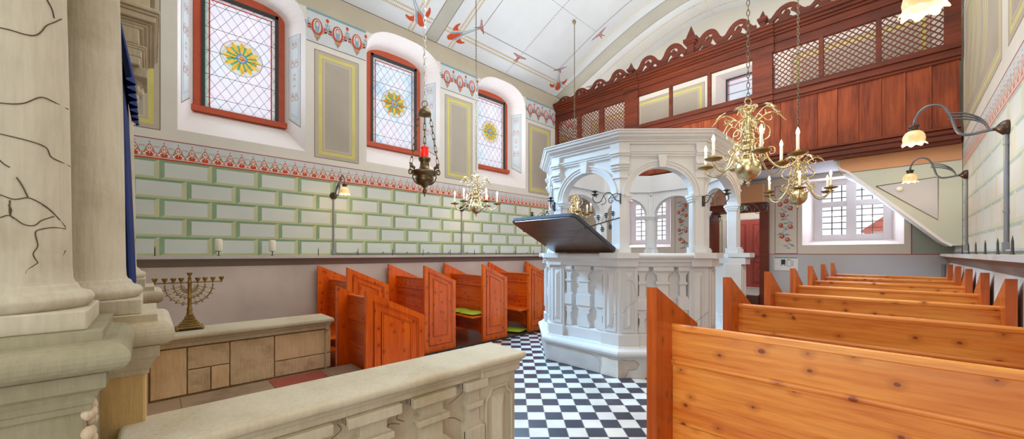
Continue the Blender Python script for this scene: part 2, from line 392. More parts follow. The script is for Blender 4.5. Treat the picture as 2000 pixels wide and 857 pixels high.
# left wall with three splayed, arched window openings
WC = [.945, 3.265, 5.6]; HW = .705; ZS = 2.9; ZSPR = 4.74; ZTOP = 5.2; HI = .53; ZI = 3.29; ZIS = 4.86; ZIT = 5.06; XI = XL-.45
def outline(c, hw, zs, zspr, ztop, n=16):
    pts = [(c-hw, zs), (c+hw, zs)]
    for i in range(n+1):
        a = PI*i/n; sq = lambda v, e: math.copysign(abs(v)**e, v)
        pts.append((c+hw*sq(math.cos(a), .72), zspr+(ztop-zspr)*sq(math.sin(a), .9)))
    return pts
LW = lambda y, z, o=0: (XL+o, y, z)
RW = lambda y, z, o=0: (XR-o*.16, y, z)
wl = MB(); mats_w = ['plaster', 'plaster_low', 'reveal', 'taupe_panel', 'yellow', 'cream', 'outline', 'redline', 'rust', 'bluegrey', 'paleblue', 'teal',
                     'beigeorn', 'white_paint', 'ash_face', 'ash_dark', 'ash_dark2', 'ash_lite', 'ash_lite2', 'taupe', 'rust_soft', 'softblue']
I = {k: i for i, k in enumerate(mats_w)}
ZC = 5.36
cuts = [Y0] + sum([[c-HW, c+HW] for c in WC], []) + [YB]
for k in range(0, len(cuts), 2): wl.poly([LW(cuts[k], 1.2), LW(cuts[k+1], 1.2), LW(cuts[k+1], ZC), LW(cuts[k], ZC)])
for c in WC:
    wl.poly([LW(c-HW, 1.2), LW(c+HW, 1.2), LW(c+HW, ZS), LW(c-HW, ZS)])
    o = outline(c, HW, ZS, ZSPR, ZTOP); ar = o[2:]
    for i in range(len(ar)-1):
        (ya, za), (yb, zb) = ar[i], ar[i+1]; wl.poly([LW(ya, za), LW(ya, ZC), LW(yb, ZC), LW(yb, zb)])
    q = outline(c, HI, ZI, ZIS, ZIT); N = len(o)
    # soft, rounded arris between wall and reveal
    wl.add([(XL, y, z) for y, z in o]+[(XI, y, z) for y, z in q], [(i, (i+1) % N, N+(i+1) % N, N+i) for i in range(N)], I['reveal'])
    # thick edge of the masonry outside the frame
    big = outline(c, HI+.35, ZI-.35, ZIS, ZIT+.35)
    wl.add([(XI, y, z) for y, z in q]+[(XI-.01, y, z) for y, z in big], [(i, (i+1) % N, N+(i+1) % N, N+i) for i in range(N)], I['reveal'])
    # painted panels on both side reveals
    for sg in (-1, 1):
        def RV(u, z, o=.002, sg=sg, c=c): # u 0 at the frame .. 1 at the wall face
            return (XI+(XL-XI)*u+o*.3, c+sg*(HI+(HW-HI)*u-o), z)
        def rq(u0, u1, z0, z1, m, o): wl.poly([RV(u0, z0, o), RV(u1, z0-.16*(u1-u0)/.55, o), RV(u1, z1, o), RV(u0, z1, o)], I[m])
        rq(.24, .78, 3.42, 4.66, 'outline', .002); rq(.25, .77, 3.43, 4.655, 'paleblue', .003); rq(.32, .70, 3.49, 4.6, 'softblue', .004); rq(.345, .675, 3.515, 4.575, 'paleblue', .005)
        for zc, sc_ in ((4.5, .8), (4.22, 1), (3.72, 1), (4.0, .35), (3.9, .3), (4.06, .3)):
            for s2 in (-1, 1):
                for (z_, r_) in ((0, .05), (.05, .035)):
                    cu = .51+s2*.085*sc_; ring = []
                    for i in range(10): ring.append((cu+math.cos(2*PI*i/10)*r_*1.5*sc_, zc+z_*s2*0+z_*sc_+math.sin(2*PI*i/10)*r_*sc_))
                    for i in range(10):
                        a, b = ring[i], ring[(i+1) % 10]; ci = (cu, zc+z_*sc_)
                        f = lambda p, k: RV(ci[0]+(p[0]-ci[0])*k, ci[1]+(p[1]-ci[1])*k, .007)
                        wl.poly([f(a, 1), f(b, 1), f(b, .7), f(a, .7)], I['rust_soft'])

def rect(mb, P, y0, y1, z0, z1, m, o): mb.poly([P(y0, z0, o), P(y1, z0, o), P(y1, z1, o), P(y0, z1, o)], I[m])
def frame_rect(mb, P, y0, y1, z0, z1, w, m, o):
    for a in ((y0, y1, z0, z0+w), (y0, y1, z1-w, z1), (y0, y0+w, z0+w, z1-w), (y1-w, y1, z0+w, z1-w)): rect(mb, P, *a, m, o)
def painted_panel(mb, P, y0, y1, z0, z1):
    rect(mb, P, y0, y1, z0, z1, 'outline', .001); rect(mb, P, y0+.008, y1-.008, z0+.008, z1-.008, 'taupe', .002)
    frame_rect(mb, P, y0+.06, y1-.06, z0+.06, z1-.06, .045, 'yellow', .003)
    rect(mb, P, y0+.105, y1-.105, z0+.105, z1-.105, 'taupe', .003); frame_rect(mb, P, y0+.135, y1-.135, z0+.135, z1-.135, .01, 'cream', .004)
    rect(mb, P, y0+.145, y1-.145, z0+.145, z1-.145, 'taupe_panel', .004)
def pl(mb, P, pts, c, z, m, o, sx=1, sy=1): mb.poly([P(c+a*sx, z+b*sy, o) for a, b in pts], I[m])
def low_motif(mb, P, c, z, p):
    k = p/.124
    pl(mb, P, [(-.054,0),(-.05,.045),(-.032,.1),(-.012,.135),(0,.15),(.012,.135),(.032,.1),(.05,.045),(.054,0)], c, z, 'rust', .003, k)
    for s in (-1, 1):
        pl(mb, P, [(s*.046,.052),(s*.034,.088),(s*.018,.118),(s*.022,.08),(s*.03,.052)], c, z, 'beigeorn', .004, k)
        pl(mb, P, [(s*.004,.06),(s*.02,.075),(s*.021,.1),(s*.012,.122),(s*.005,.128)], c, z, 'white_paint', .004, k)
        pl(mb, P, [(s*.006,.078),(s*.014,.085),(s*.013,.104),(s*.006,.112)], c, z, 'rust', .005, k)
        pl(mb, P, [(s*.006,.062),(s*.05,.012),(s*.052,.03),(s*.02,.06)], c, z, 'white_paint', .004, k)
        pl(mb, P, [(s*.024,.006),(s*.05,.004),(s*.05,.018),(s*.034,.026)], c, z, 'white_paint', .005, k)
        pl(mb, P, [(s*.034,.01),(s*.042,.009),(s*.042,.017)], c, z, 'rust', .006, k)
    pl(mb, P, [(-.003,.03),(.003,.03),(.003,.135),(-.003,.135)], c, z, 'white_paint', .005, k)
    pl(mb, P, [(.0545,0),(.0695,0),(.0665,.052),(.0575,.052)], c, z, 'rust', .003, k)
    pl(mb, P, [(.0605,0),(.0635,0),(.0635,.05),(.0605,.05)], c, z, 'white_paint', .004, k)
    for a in (.045, .062, .079): pl(mb, P, [(a-.005,.11),(a+.003,.11),(a+.003,.126),(a-.005,.126)], c, z, 'beigeorn', .003, k)
    pl(mb, P, [(-.006,.164),(.006,.164),(.004,.176),(-.004,.176)], c, z, 'redline', .003, k)
def low_frieze(mb, P, y0, y1):
    rect(mb, P, y0, y1, 2.525, 2.745, 'paleblue', .001); rect(mb, P, y0, y1, 2.742, 2.752, 'redline', .002); rect(mb, P, y0, y1, 2.508, 2.526, 'rust', .002)
    rect(mb, P, y0, y1, 2.528, 2.534, 'white_paint', .002); p = .1265; n = int((y1-y0)/p)
    for i in range(n): low_motif(mb, P, y0+(i+.5)*p, 2.536, p)
def ashlar(mb, P, y0, y1, ztop, zbot, ph, flip=1):
    h = (ztop-zbot)/5; L = .49; bz = .029; by = .046
    for r in range(5):
        z1 = ztop-r*h; z0 = z1-h; off = ph+(L/2 if r % 2 else 0); k0 = int((y0-off)/L)-1
        for k in range(k0, int((y1-off)/L)+2):
            a = off+k*L; b = a+L; ca, cb = max(a, y0), min(b, y1)
            if cb-ca < .02: continue
            fa, fb = max(a+by, y0), min(b-by, y1); lo, hi = ('ash_dark2', 'ash_lite2') if flip > 0 else ('ash_lite2', 'ash_dark2')
            mb.poly([P(ca, z1, .001), P(cb, z1, .001), P(fb, z1-bz, .001), P(fa, z1-bz, .001)], I['ash_dark'])
            mb.poly([P(ca, z0, .001), P(cb, z0, .001), P(fb, z0+bz, .001), P(fa, z0+bz, .001)], I['ash_lite'])
            if ca == a: mb.poly([P(a, z0, .001), P(a, z1, .001), P(fa, z1-bz, .001), P(fa, z0+bz, .001)], I[lo])
            if cb == b: mb.poly([P(b, z0, .001), P(b, z1, .001), P(fb, z1-bz, .001), P(fb, z0+bz, .001)], I[hi])
            if fb > fa: rect(mb, P, fa, fb, z0+bz, z1-bz, 'ash_face', .001)
def high_motif(mb, P, c, z):
    ell = lambda rx, rz, n=16, dz=0: [(rx*math.cos(2*PI*i/n), dz+rz*math.sin(2*PI*i/n)) for i in range(n)]
    for s in (-1, 1):   # ribbon arcs above and linking dashes
        for r, m in ((.15, 'bluegrey'), (.125, 'rust_soft')):
            A = arc(s*.02, .3, r, -PI*.98, -PI*.02, 12)
            for i in range(12):
                (a0, b0), (a1, b1) = A[i], A[i+1]; f = .9
                g = lambda a, b: (s*.02+(a-s*.02)*f, .3+(b-.3)*f)
                q = [A[i], A[i+1], g(*A[i+1]), g(*A[i])]; oo = .0018+(.0004 if s > 0 else 0)+(.0008 if m == 'bluegrey' else 0)
                if min(b for _, b in q) < .37: pl(mb, P, [(a, min(b, .445)) for a, b in q], c, z, m, oo)
        pl(mb, P, [(s*.085,.235),(s*.13,.225),(s*.135,.25),(s*.09,.26)], c, z, 'rust', .003); pl(mb, P, [(s*.085,.195),(s*.135,.185),(s*.14,.21),(s*.09,.22)], c, z, 'rust', .003)
        pl(mb, P, [(s*.11,.33),(s*.128,.335),(s*.12,.29)], c, z, 'bluegrey', .003)
    pl(mb, P, ell(.08, .132, 18, .235), c, z, 'rust', .004); pl(mb, P, ell(.055, .1, 18, .25), c, z, 'paleblue', .005)
    pl(mb, P, ell(.034, .07, 14, .265), c, z, 'rust', .006); pl(mb, P, ell(.026, .06, 14, .258), c, z, 'paleblue', .007)
    pl(mb, P, [(-.024,.15),(.024,.15),(.03,.21),(.012,.27),(0,.235),(-.012,.27),(-.03,.21)], c, z, 'bluegrey', .008)
    pl(mb, P, [(-.05,.135),(-.02,.12),(0,.13),(.02,.12),(.05,.135),(.035,.075),(0,.045),(-.035,.075)], c, z, 'beigeorn', .005)
    pl(mb, P, [(-.006,.03),(.006,.03),(.004,.09),(-.004,.09)], c, z, 'outline', .006)
    pl(mb, P, ell(.022, .03, 12, .39), c+.145, z, 'rust', .003); pl(mb, P, [(-.02,.3),(.02,.3),(0,.36)], c+.145, z, 'bluegrey', .003)
def high_frieze(mb, P, y0, y1):
    rect(mb, P, y0, y1, 4.555, 5.0, 'paleblue', .001); rect(mb, P, y0, y1, 4.545, 4.556, 'outline', .002); rect(mb, P, y0, y1, 5.0, 5.035, 'teal', .002)
    n = max(1, round((y1-y0)/.29)); p = (y1-y0)/n
    for i in range(n): high_motif(mb, P, y0+(i+.5)*p, 4.555)
for k in range(0, 8, 2):
    a, b = cuts[k], cuts[k+1]
    rect(wl, LW, a, b, 5.035, ZC, 'taupe', .001)
    if k: high_frieze(wl, LW, a+.012, min(b-.012, 8.6))
for c in WC:
    o = outline(c, HW, ZS, ZSPR, ZTOP)[2:]
    for i in range(len(o)-1):
        (ya, za), (yb, zb) = o[i], o[i+1]
        if max(za, zb) > 5.03: wl.poly([LW(ya, max(za, 5.035), .001), LW(ya, ZC, .001), LW(yb, ZC, .001), LW(yb, max(zb, 5.035), .001)], I['taupe'])
        else: wl.poly([LW(ya, 5.035, .001), LW(ya, ZC, .001), LW(yb, ZC, .001), LW(yb, 5.035, .001)], I['taupe'])
for a, b, z0 in ((-.68, .09, 2.855), (1.77, 2.43, 2.84), (4.08, 4.745, 2.85), (6.4, 7.2, 2.83), (7.5, 8.5, 2.83)): painted_panel(wl, LW, a, b, z0, 4.46)
low_frieze(wl, LW, Y0, YB); ashlar(wl, LW, Y0, YB, 2.508, 1.37, .08-.49*2)
wl.box(-6.1, -5.75, Y0, YB, 0, 1.24, I['plaster_low'])
struct(wl.build('wall_left', mats_w))

# right wall
wr = MB(); wr.poly([RW(-.2, 0), RW(YB, 0), RW(YB, ZC), RW(-.2, ZC)]); wr.box(.475, XR+.02, -.2, YB, 0, 1.26, I['plaster'])
rect(wr, RW, -.2, YB, 5.035, ZC, 'taupe', .001); high_frieze(wr, RW, -.2, 8.6)
for a, b in ((7.42, 8.6), (4.75, 7.3), (3.75, 4.5), (2.6, 3.5), (.4, 2.4)): painted_panel(wr, RW, a, b, 2.9, 4.46)
for k, y in enumerate((6.9, 6.55, 6.2, 5.7)):   # painted yellow tendrils in the long panel
    for q in range(3):
        P_ = [Vector((0, y+.10*q-.12*j*(.4+.2*k)/2+.1*math.sin(j*.9+k), 3.15+.16*j)) for j in range(8)]
        for j in range(7):
            a, b = P_[j], P_[j+1]; w = .022
            wr.poly([RW(a.y-w, a.z, .006), RW(a.y+w, a.z, .006), RW(b.y+w, b.z, .006), RW(b.y-w, b.z, .006)], I['yellow'])
low_frieze(wr, RW, -.2, YB); ashlar(wr, RW, -.2, YB, 2.508, 1.39, .1, -1)
struct(wr.build('wall_right', [{'ash_dark': 'ash_r_dark', 'ash_dark2': 'ash_r_olive', 'ash_lite': 'ash_r_olive', 'ash_lite2': 'ash_r_olive', 'ash_face': 'ash_r_face', 'rust': 'rust_pale', 'yellow': 'yellow_pale'}.get(k, k) for k in mats_w]))

wf = MB(); wf.box(XL, -1.3, -.8, -.7, 0, 6.4); struct(wf.build('wall_front', 'plaster'))

# stone ledges along both side walls
def ledge(xw, sg, top, d, y0, y1):
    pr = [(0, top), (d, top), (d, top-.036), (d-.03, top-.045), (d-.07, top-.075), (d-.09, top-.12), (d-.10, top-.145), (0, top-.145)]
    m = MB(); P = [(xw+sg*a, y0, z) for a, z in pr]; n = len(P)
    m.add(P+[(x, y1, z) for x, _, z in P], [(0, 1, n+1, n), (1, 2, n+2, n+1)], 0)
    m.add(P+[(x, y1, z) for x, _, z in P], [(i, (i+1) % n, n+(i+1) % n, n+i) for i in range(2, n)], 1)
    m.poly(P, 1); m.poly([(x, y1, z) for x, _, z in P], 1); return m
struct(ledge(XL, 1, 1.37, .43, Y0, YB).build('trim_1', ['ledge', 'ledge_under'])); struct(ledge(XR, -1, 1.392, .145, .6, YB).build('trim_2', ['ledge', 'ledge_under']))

# barrel vault
PR = [(0, 6.47), (.36, 6.45), (1.0, 6.31), (1.75, 6.05), (2.44, 5.75), (3.0, 5.5), (3.315, 5.36)]
half = smooth_path([Vector((a, z, 0)) for a, z in PR], 5)
prof = [(-2.785-p.x, p.y) for p in half[::-1]] + [(-2.785+p.x, p.y) for p in half[1:]]
S = [0]
for i in range(1, len(prof)): S.append(S[-1]+math.dist(prof[i], prof[i-1]))
ST = S[-1]
def V(y, s, o=0):
    s = min(max(s, 0), ST); i = 0
    while i < len(S)-2 and S[i+1] < s: i += 1
    t = (s-S[i])/(S[i+1]-S[i]); (xa, za), (xb, zb) = prof[i], prof[i+1]; x = xa+(xb-xa)*t; z = za+(zb-za)*t
    l = math.hypot(xb-xa, zb-za); return (x+(zb-za)/l*o, y, z-(xb-xa)/l*o)
mats_c = ['vault', 'band', 'outline', 'gold', 'lightgold', 'rust', 'bluegrey', 'white_paint', 'redline']
J = {k: i for i, k in enumerate(mats_c)}
ce = MB(); n = len(prof)
ce.add([(x, Y0, z) for x, z in prof]+[(x, YB, z) for x, z in prof], [(i, i+1, n+i+1, n+i) for i in range(n-1)], 0)
def vs(y0, y1, s0, s1, m, o):
    k = max(1, int((s1-s0)/.12))
    for i in range(k):
        a = s0+(s1-s0)*i/k; b = s0+(s1-s0)*(i+1)/k; ce.poly([V(y0, a, o), V(y1, a, o), V(y1, b, o), V(y0, b, o)], J[m])
def dash_y(y0, y1, s, w, m, step=.03):
    k = int((y1-y0)/step)
    for i in range(k): y = y0+i*step; ce.poly([V(y, s, .003), V(y+step*.5, s, .003), V(y+step*.8, s+w, .003), V(y+step*.3, s+w, .003)], J[m])
def dash_s(s0, s1, y, w, m, step=.03):
    k = int((s1-s0)/step)
    for i in range(k): s = s0+i*step; ce.poly([V(y, s, .003), V(y, s+step*.5, .003), V(y+w, s+step*.8, .003), V(y+w, s+step*.3, .003)], J[m])
def vpl(pts, y, s, dy, ds, m, o):   # local (u across, v along) with v axis (dy,ds)
    l = math.hypot(dy, ds); dy, ds = dy/l, ds/l
    ce.poly([V(y+v*dy-u*ds, s+v*ds+u*dy, o) for u, v in pts], J[m])
def tulip(y, s, dy, ds, k=1):
    q = lambda P, m, o: vpl([(a*k, b*k) for a, b in P], y, s, dy, ds, m, o)
    for g in (-1, 1):
        q([(g*.005,-.03),(g*.05,.055),(g*.1,.085)], 'rust', .003+g*.0003); q([(g*.04,.05),(g*.1,.085),(g*.16,.075),(g*.205,.015),(g*.222,.03),(g*.21,.1),(g*.17,.16),(g*.11,.185),(g*.05,.17),(g*.02,.09)], 'rust', .0045+g*.0003)
        q([(g*.002,-.3),(g*.012,-.3),(g*.035,-.02),(g*.1,.2),(g*.062,.235),(g*.018,.03)], 'bluegrey', .006+g*.0003)
        q([(g*.012,-.28),(g*.02,-.28),(g*.045,-.02),(g*.118,.19),(g*.104,.2),(g*.034,-.02)], 'white_paint', .0075+g*.0003)
    q([(-.02,.07),(0,.04),(.02,.07),(.06,.16),(.072,.24),(.045,.31),(0,.325),(-.045,.31),(-.072,.24),(-.06,.16)], 'rust', .0052)
def curl(y, s, dy, ds, k=1):
    for g in (-1, 1):
        for cu, cv, R_ in ((.05, .0, .042), (.12, -.012, .03), (.17, -.02, .018)):
            for j in range(12):
                a, b = 2*PI*j/12, 2*PI*(j+1)/12; f = lambda r, t: ((g*cu+r*R_*math.cos(t))*k, (cv+r*R_*math.sin(t))*k); vpl([f(1, a), f(1, b), f(.66, b), f(.66, a)], y, s, dy, ds, 'redline', .004+.0004*g)
            vpl([((g*cu+a*R_*.3)*k, (cv+b*R_*.3)*k) for a, b in arc(0, 0, 1, 0, 2*PI, 8)[:-1]], y, s, dy, ds, 'rust', .004)
        vpl([(g*.18*k, -.03*k), (g*.25*k, -.03*k), (g*.19*k, -.005*k)], y, s, dy, ds, 'redline', .0045); vpl([(g*.0, -.03*k), (g*.2*k, -.045*k), (g*.2*k, -.035*k), (0, -.02*k)], y, s, dy, ds, 'redline', .005+.0004*g)
        vpl([(g*.006*k, 0), (g*.02*k, .0), (g*.055*k, .2*k), (g*.045*k, .2*k), (g*.012*k, .1*k)], y, s, dy, ds, 'redline', .0055+.0004*g)
bands = [(-.35, -.05), (3.63, 3.88), (7.4, 7.78)]
for a, b in bands:
    vs(a, b, 0, ST, 'band', .001); vs(a-.01, a, 0, ST, 'outline', .002); vs(b, b+.01, 0, ST, 'outline', .002)
for s in (0, ST-.012):
    vs(Y0, YB, s, s+.012, 'outline', .002)
for a, b in ((-.05, 3.63), (3.88, 7.4), (7.78, 8.66)):
    e = .3; ym = (a+b)/2
    for s in (e, e+.07, ST-e-.04, ST-e-.11): dash_y(a, b, s, .035, 'gold')
    for y in (a+e*.8, a+e*.8+.07, b-e*.8-.04, b-e*.8-.11): dash_s(0, ST, y, .035, 'lightgold' if y > 6.8 else 'gold')
    f = .62
    for s in (f, ST-f-.01): vs(a+f, b-f, s, s+.01, 'outline', .002)
    for y in (a+f, b-f-.01): vs(y, y+.01, f, ST-f, 'outline', .002)
    if b-a > 1.5:
        for s in (ST*.25, ST*.5, ST*.75): dash_y(a, b, s, .012, 'outline', .05) if s == ST*.5 else dash_y(a+f, b-f, s, .008, 'outline', .06)
        dash_s(0, ST, ym, .012, 'outline', .05)
        for s in (ST*.25, ST*.5, ST*.75): curl(a+.5, s, -1, 0, .8); curl(b-.5, s, 1, 0, .8)
        curl(ym, .5, 0, -1, .8); curl(ym, ST-.5, 0, 1, .8)
    for y, dy in ((a, -1), (b, 1)):
        for s, ds in ((0, -1), (ST, 1)):
            if b-a > 1.5 or y > 8: pass
            tulip(y-dy*.36, s-ds*.42, dy, ds, 1.0)
            curl(y-dy*.6, s-ds*.68, dy, ds, .7)
    if b-a < 1.5:
        dash_s(0, ST, ym, .012, 'lightgold', .02)
        for s in (ST*.3, ST*.5, ST*.7): dash_y(a, b, s, .015, 'lightgold', .02)
struct(ce.build('ceiling', mats_c))

# back wall with its openings
def wall_grid(mb, xs, zs, holes, y, m=0, mfun=None):
    for i in range(len(xs)-1):
        for j in range(len(zs)-1):
            cx, cz = (xs[i]+xs[i+1])/2, (zs[j]+zs[j+1])/2
            if any(h[0] < cx < h[1] and h[2] < cz < h[3] for h in holes): continue
            mb.poly([(xs[i], y, zs[j]), (xs[i+1], y, zs[j]), (xs[i+1], y, zs[j+1]), (xs[i], y, zs[j+1])], mfun(cx, cz) if mfun else m)
wb = MB(); mats_b = mats_w + ['plaster_grey', 'green_wall', 'green_dark', 'box_beige', 'galdark']
I.update({k: i for i, k in enumerate(mats_b)})
W4 = (-1.29, .01, 1.55, 2.74); W5 = (-5.02, -3.72, 1.55, 2.74); DR = (-2.82, -1.86, 0, 2.26); W6 = (-2.76, -1.66, 4.42, 5.16)
xs = sorted({XL, XR, *W4[:2], *W5[:2], *DR[:2], *W6[:2], .09}); zs = sorted({0, 1.385, 2.83, *W4[2:], *DR[2:], *W6[2:], 5.36, 6.5})
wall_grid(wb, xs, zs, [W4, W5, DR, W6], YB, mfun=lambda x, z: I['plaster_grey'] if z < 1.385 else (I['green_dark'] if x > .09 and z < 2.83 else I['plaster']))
for W, d, sp in ((W4, .34, .2), (W5, .34, .2), (W6, .3, .14)):
    a, b, c, e = W; a2, b2, c2, e2 = a+sp*.8, b-sp*.8, c+.1, e-.02; y2 = YB+d
    q = [(a, YB, c), (b, YB, c), (b, YB, e), (a, YB, e)]; r = [(a2, y2, c2), (b2, y2, c2), (b2, y2, e2), (a2, y2, e2)]
    wb.add(q+r, [(i, (i+1) % 4, 4+(i+1) % 4, 4+i) for i in range(4)], I['reveal'])
    g = [(a-.4, y2+.02, c-.4), (b+.4, y2+.02, c-.4), (b+.4, y2+.02, e+.4), (a-.4, y2+.02, e+.4)]; wb.add(r+g, [(i, (i+1) % 4, 4+(i+1) % 4, 4+i) for i in range(4)], I['reveal'])
BW = lambda x, z, o=0: (x, YB-o, z)
rect(wb, BW, -1.8, XR, 1.38, 1.39, 'redline', .002); rect(wb, BW, XL, DR[0]-.05, 1.38, 1.39, 'redline', .002); rect(wb, BW, .086, .096, 1.39, 2.83, 'redline', .002)
random.seed(3)
def flower_panel(x0, x1):
    frame_rect(wb, BW, x0, x1, 1.39, 2.68, .008, 'redline', .002); cx = (x0+x1)/2
    for i in range(26):
        z = 1.5+.042*i; s = -1 if i % 2 else 1; bx = cx+.045*math.sin(i*.7); L = .07+.05*random.random(); a = random.uniform(-.4, .9)
        dx, dz = s*math.cos(a)*L, math.sin(a)*L-.03; nx, nz = -dz*.16, dx*.16
        wb.poly([BW(bx, z, .003), BW(bx+dx*.5+nx, z+dz*.5+nz, .003), BW(bx+dx, z+dz, .003), BW(bx+dx*.5-nx, z+dz*.5-nz, .003)], I['bluegrey'])
        b2 = cx+.045*math.sin((i+1)*.7); wb.poly([BW(bx-.004, z, .003), BW(bx+.004, z, .003), BW(b2+.004, z+.042, .003), BW(b2-.004, z+.042, .003)], I['bluegrey'])
    for fx, fz in ((-.06, 1.72), (.02, 1.66), (.07, 1.9), (-.08, 1.93), (.07, 2.25), (-.09, 2.33), (.0, 2.38), (.06, 2.48), (-.05, 2.12)):
        wb.poly([BW(cx+fx+.036*a, fz+.043*b, .004) for a, b in arc(0, 0, 1, 0, 2*PI, 12)[:-1]], I['rust']); wb.poly([BW(cx+fx+.02*a-.006, fz+.024*b+.008, .005) for a, b in arc(0, 0, 1, 0, 2*PI, 10)[:-1]], I['rust_soft'])
flower_panel(-1.71, -1.36); flower_panel(-3.62, -3.27)
painted_panel(wb, BW, -4.6, -2.98, 4.28, 5.12); painted_panel(wb, BW, -1.45, .3, 4.28, 5.12); painted_panel(wb, BW, -5.9, -4.75, 4.28, 5.0)
struct(wb.build('wall_back', mats_b))

# vestibule behind the doorway
vb = MB(); y1 = 10.15
vb.box(-3.3, -1.6, YB+.02, y1+.3, .5, .6, 1); vb.box(-3.3, -3.24, YB+.01, y1+.1, .6, 3, 0); vb.box(-1.66, -1.6, YB+.01, y1+.1, .6, 3, 0); vb.box(-3.3, -1.6, YB+.01, y1+.1, 2.95, 3, 0)
wall_grid(vb, [-3.3, -3.0, -2.02, -1.6], [.6, 2.2, 3], [(-3.0, -2.02, .6, 2.2)], y1)
struct(vb.build('wall_vestibule', ['plaster', 'step']))
dr = sroot('door_1', (-2.5, y1, .6)); m = MB(); m.box(-3.06, -2.98, y1-.06, y1+.05, .6, 2.26); m.box(-2.04, -1.96, y1-.06, y1+.05, .6, 2.26); m.box(-2.98, -2.04, y1-.06, y1+.05, 2.2, 2.26)
m.build('door_frame', 'winwhite', dr, world=True)
for k, (a, b) in enumerate(((-2.98, -2.5), (-2.5, -2.04))):
    m = MB(); m.box(a+.005, b-.005, y1-.03, y1+.02, .61, 2.19)
    for z0, z1 in ((.72, 1.2), (1.32, 2.08)):
        m.box(a+.07, b-.07, y1-.045, y1-.03, z0, z1, 1); m.box(a+.1, b-.1, y1-.05, y1-.03, z0+.03, z1-.03, 0)
        c, h = (a+b)/2, (z1-z0)/2-.05; zc = (z0+z1)/2
        for s in (-1, 1): m.add([(c, y1-.055, zc+s*h), (c+.1, y1-.055, zc), (c+.085, y1-.055, zc), (c, y1-.055, zc+s*(h-.03)), (c-.085, y1-.055, zc), (c-.1, y1-.055, zc)], [(0, 1, 2, 3), (0, 3, 4, 5)], 1)
    lf = m.build('door_leaf', ['door_red', 'door_redlow'], dr, world=True)
    m = MB(); x = b-.06 if k == 0 else a+.07; m.box(x-.015, x+.015, y1-.075, y1-.05, 1.24, 1.42); m.tube([(x, y1-.07, 1.36), (x, y1-.11, 1.36), (x+(-.08 if k == 0 else .08), y1-.11, 1.36)], .009)
    m.build('door_handle', 'steel', lf)
# dark timber portal round the doorway and its steps
po = sroot('trim_3', (-2.34, YB, 0)); m = MB()
m.box(-2.9, -2.78, YB-.12, YB+.3, 0, 2.26); m.box(-1.94, -1.8, YB-.12, YB+.3, 0, 2.26); m.box(-2.9, -1.8, YB-.14, YB+.3, 2.24, 2.38); m.build('door_casing', 'galdark', po, bevel=.006, world=True)
m = MB(); m.box(-3.1, -1.84, YB-.3, YB, 2.38, 2.72); m.build('overdoor_panel', 'box_beige', po, world=True)
st = thing('wooden_step', 'low dark wooden steps leading up to the doorway with the red door', 'steps', (-2.34, 8.3, 0)); m = MB()
for k, (ya, z) in enumerate(((7.95, .2), (8.2, .4), (8.45, .58))): m.box(-2.78, -1.94, ya, YB, z-.19 if k else 0, z)
m.build('step_flight', 'floorwood', st, world=True)
m = MB(); m.box(-2.78, -1.94, YB-.2, YB+.02, .581, .6); m.build('threshold', 'step', st, world=True)

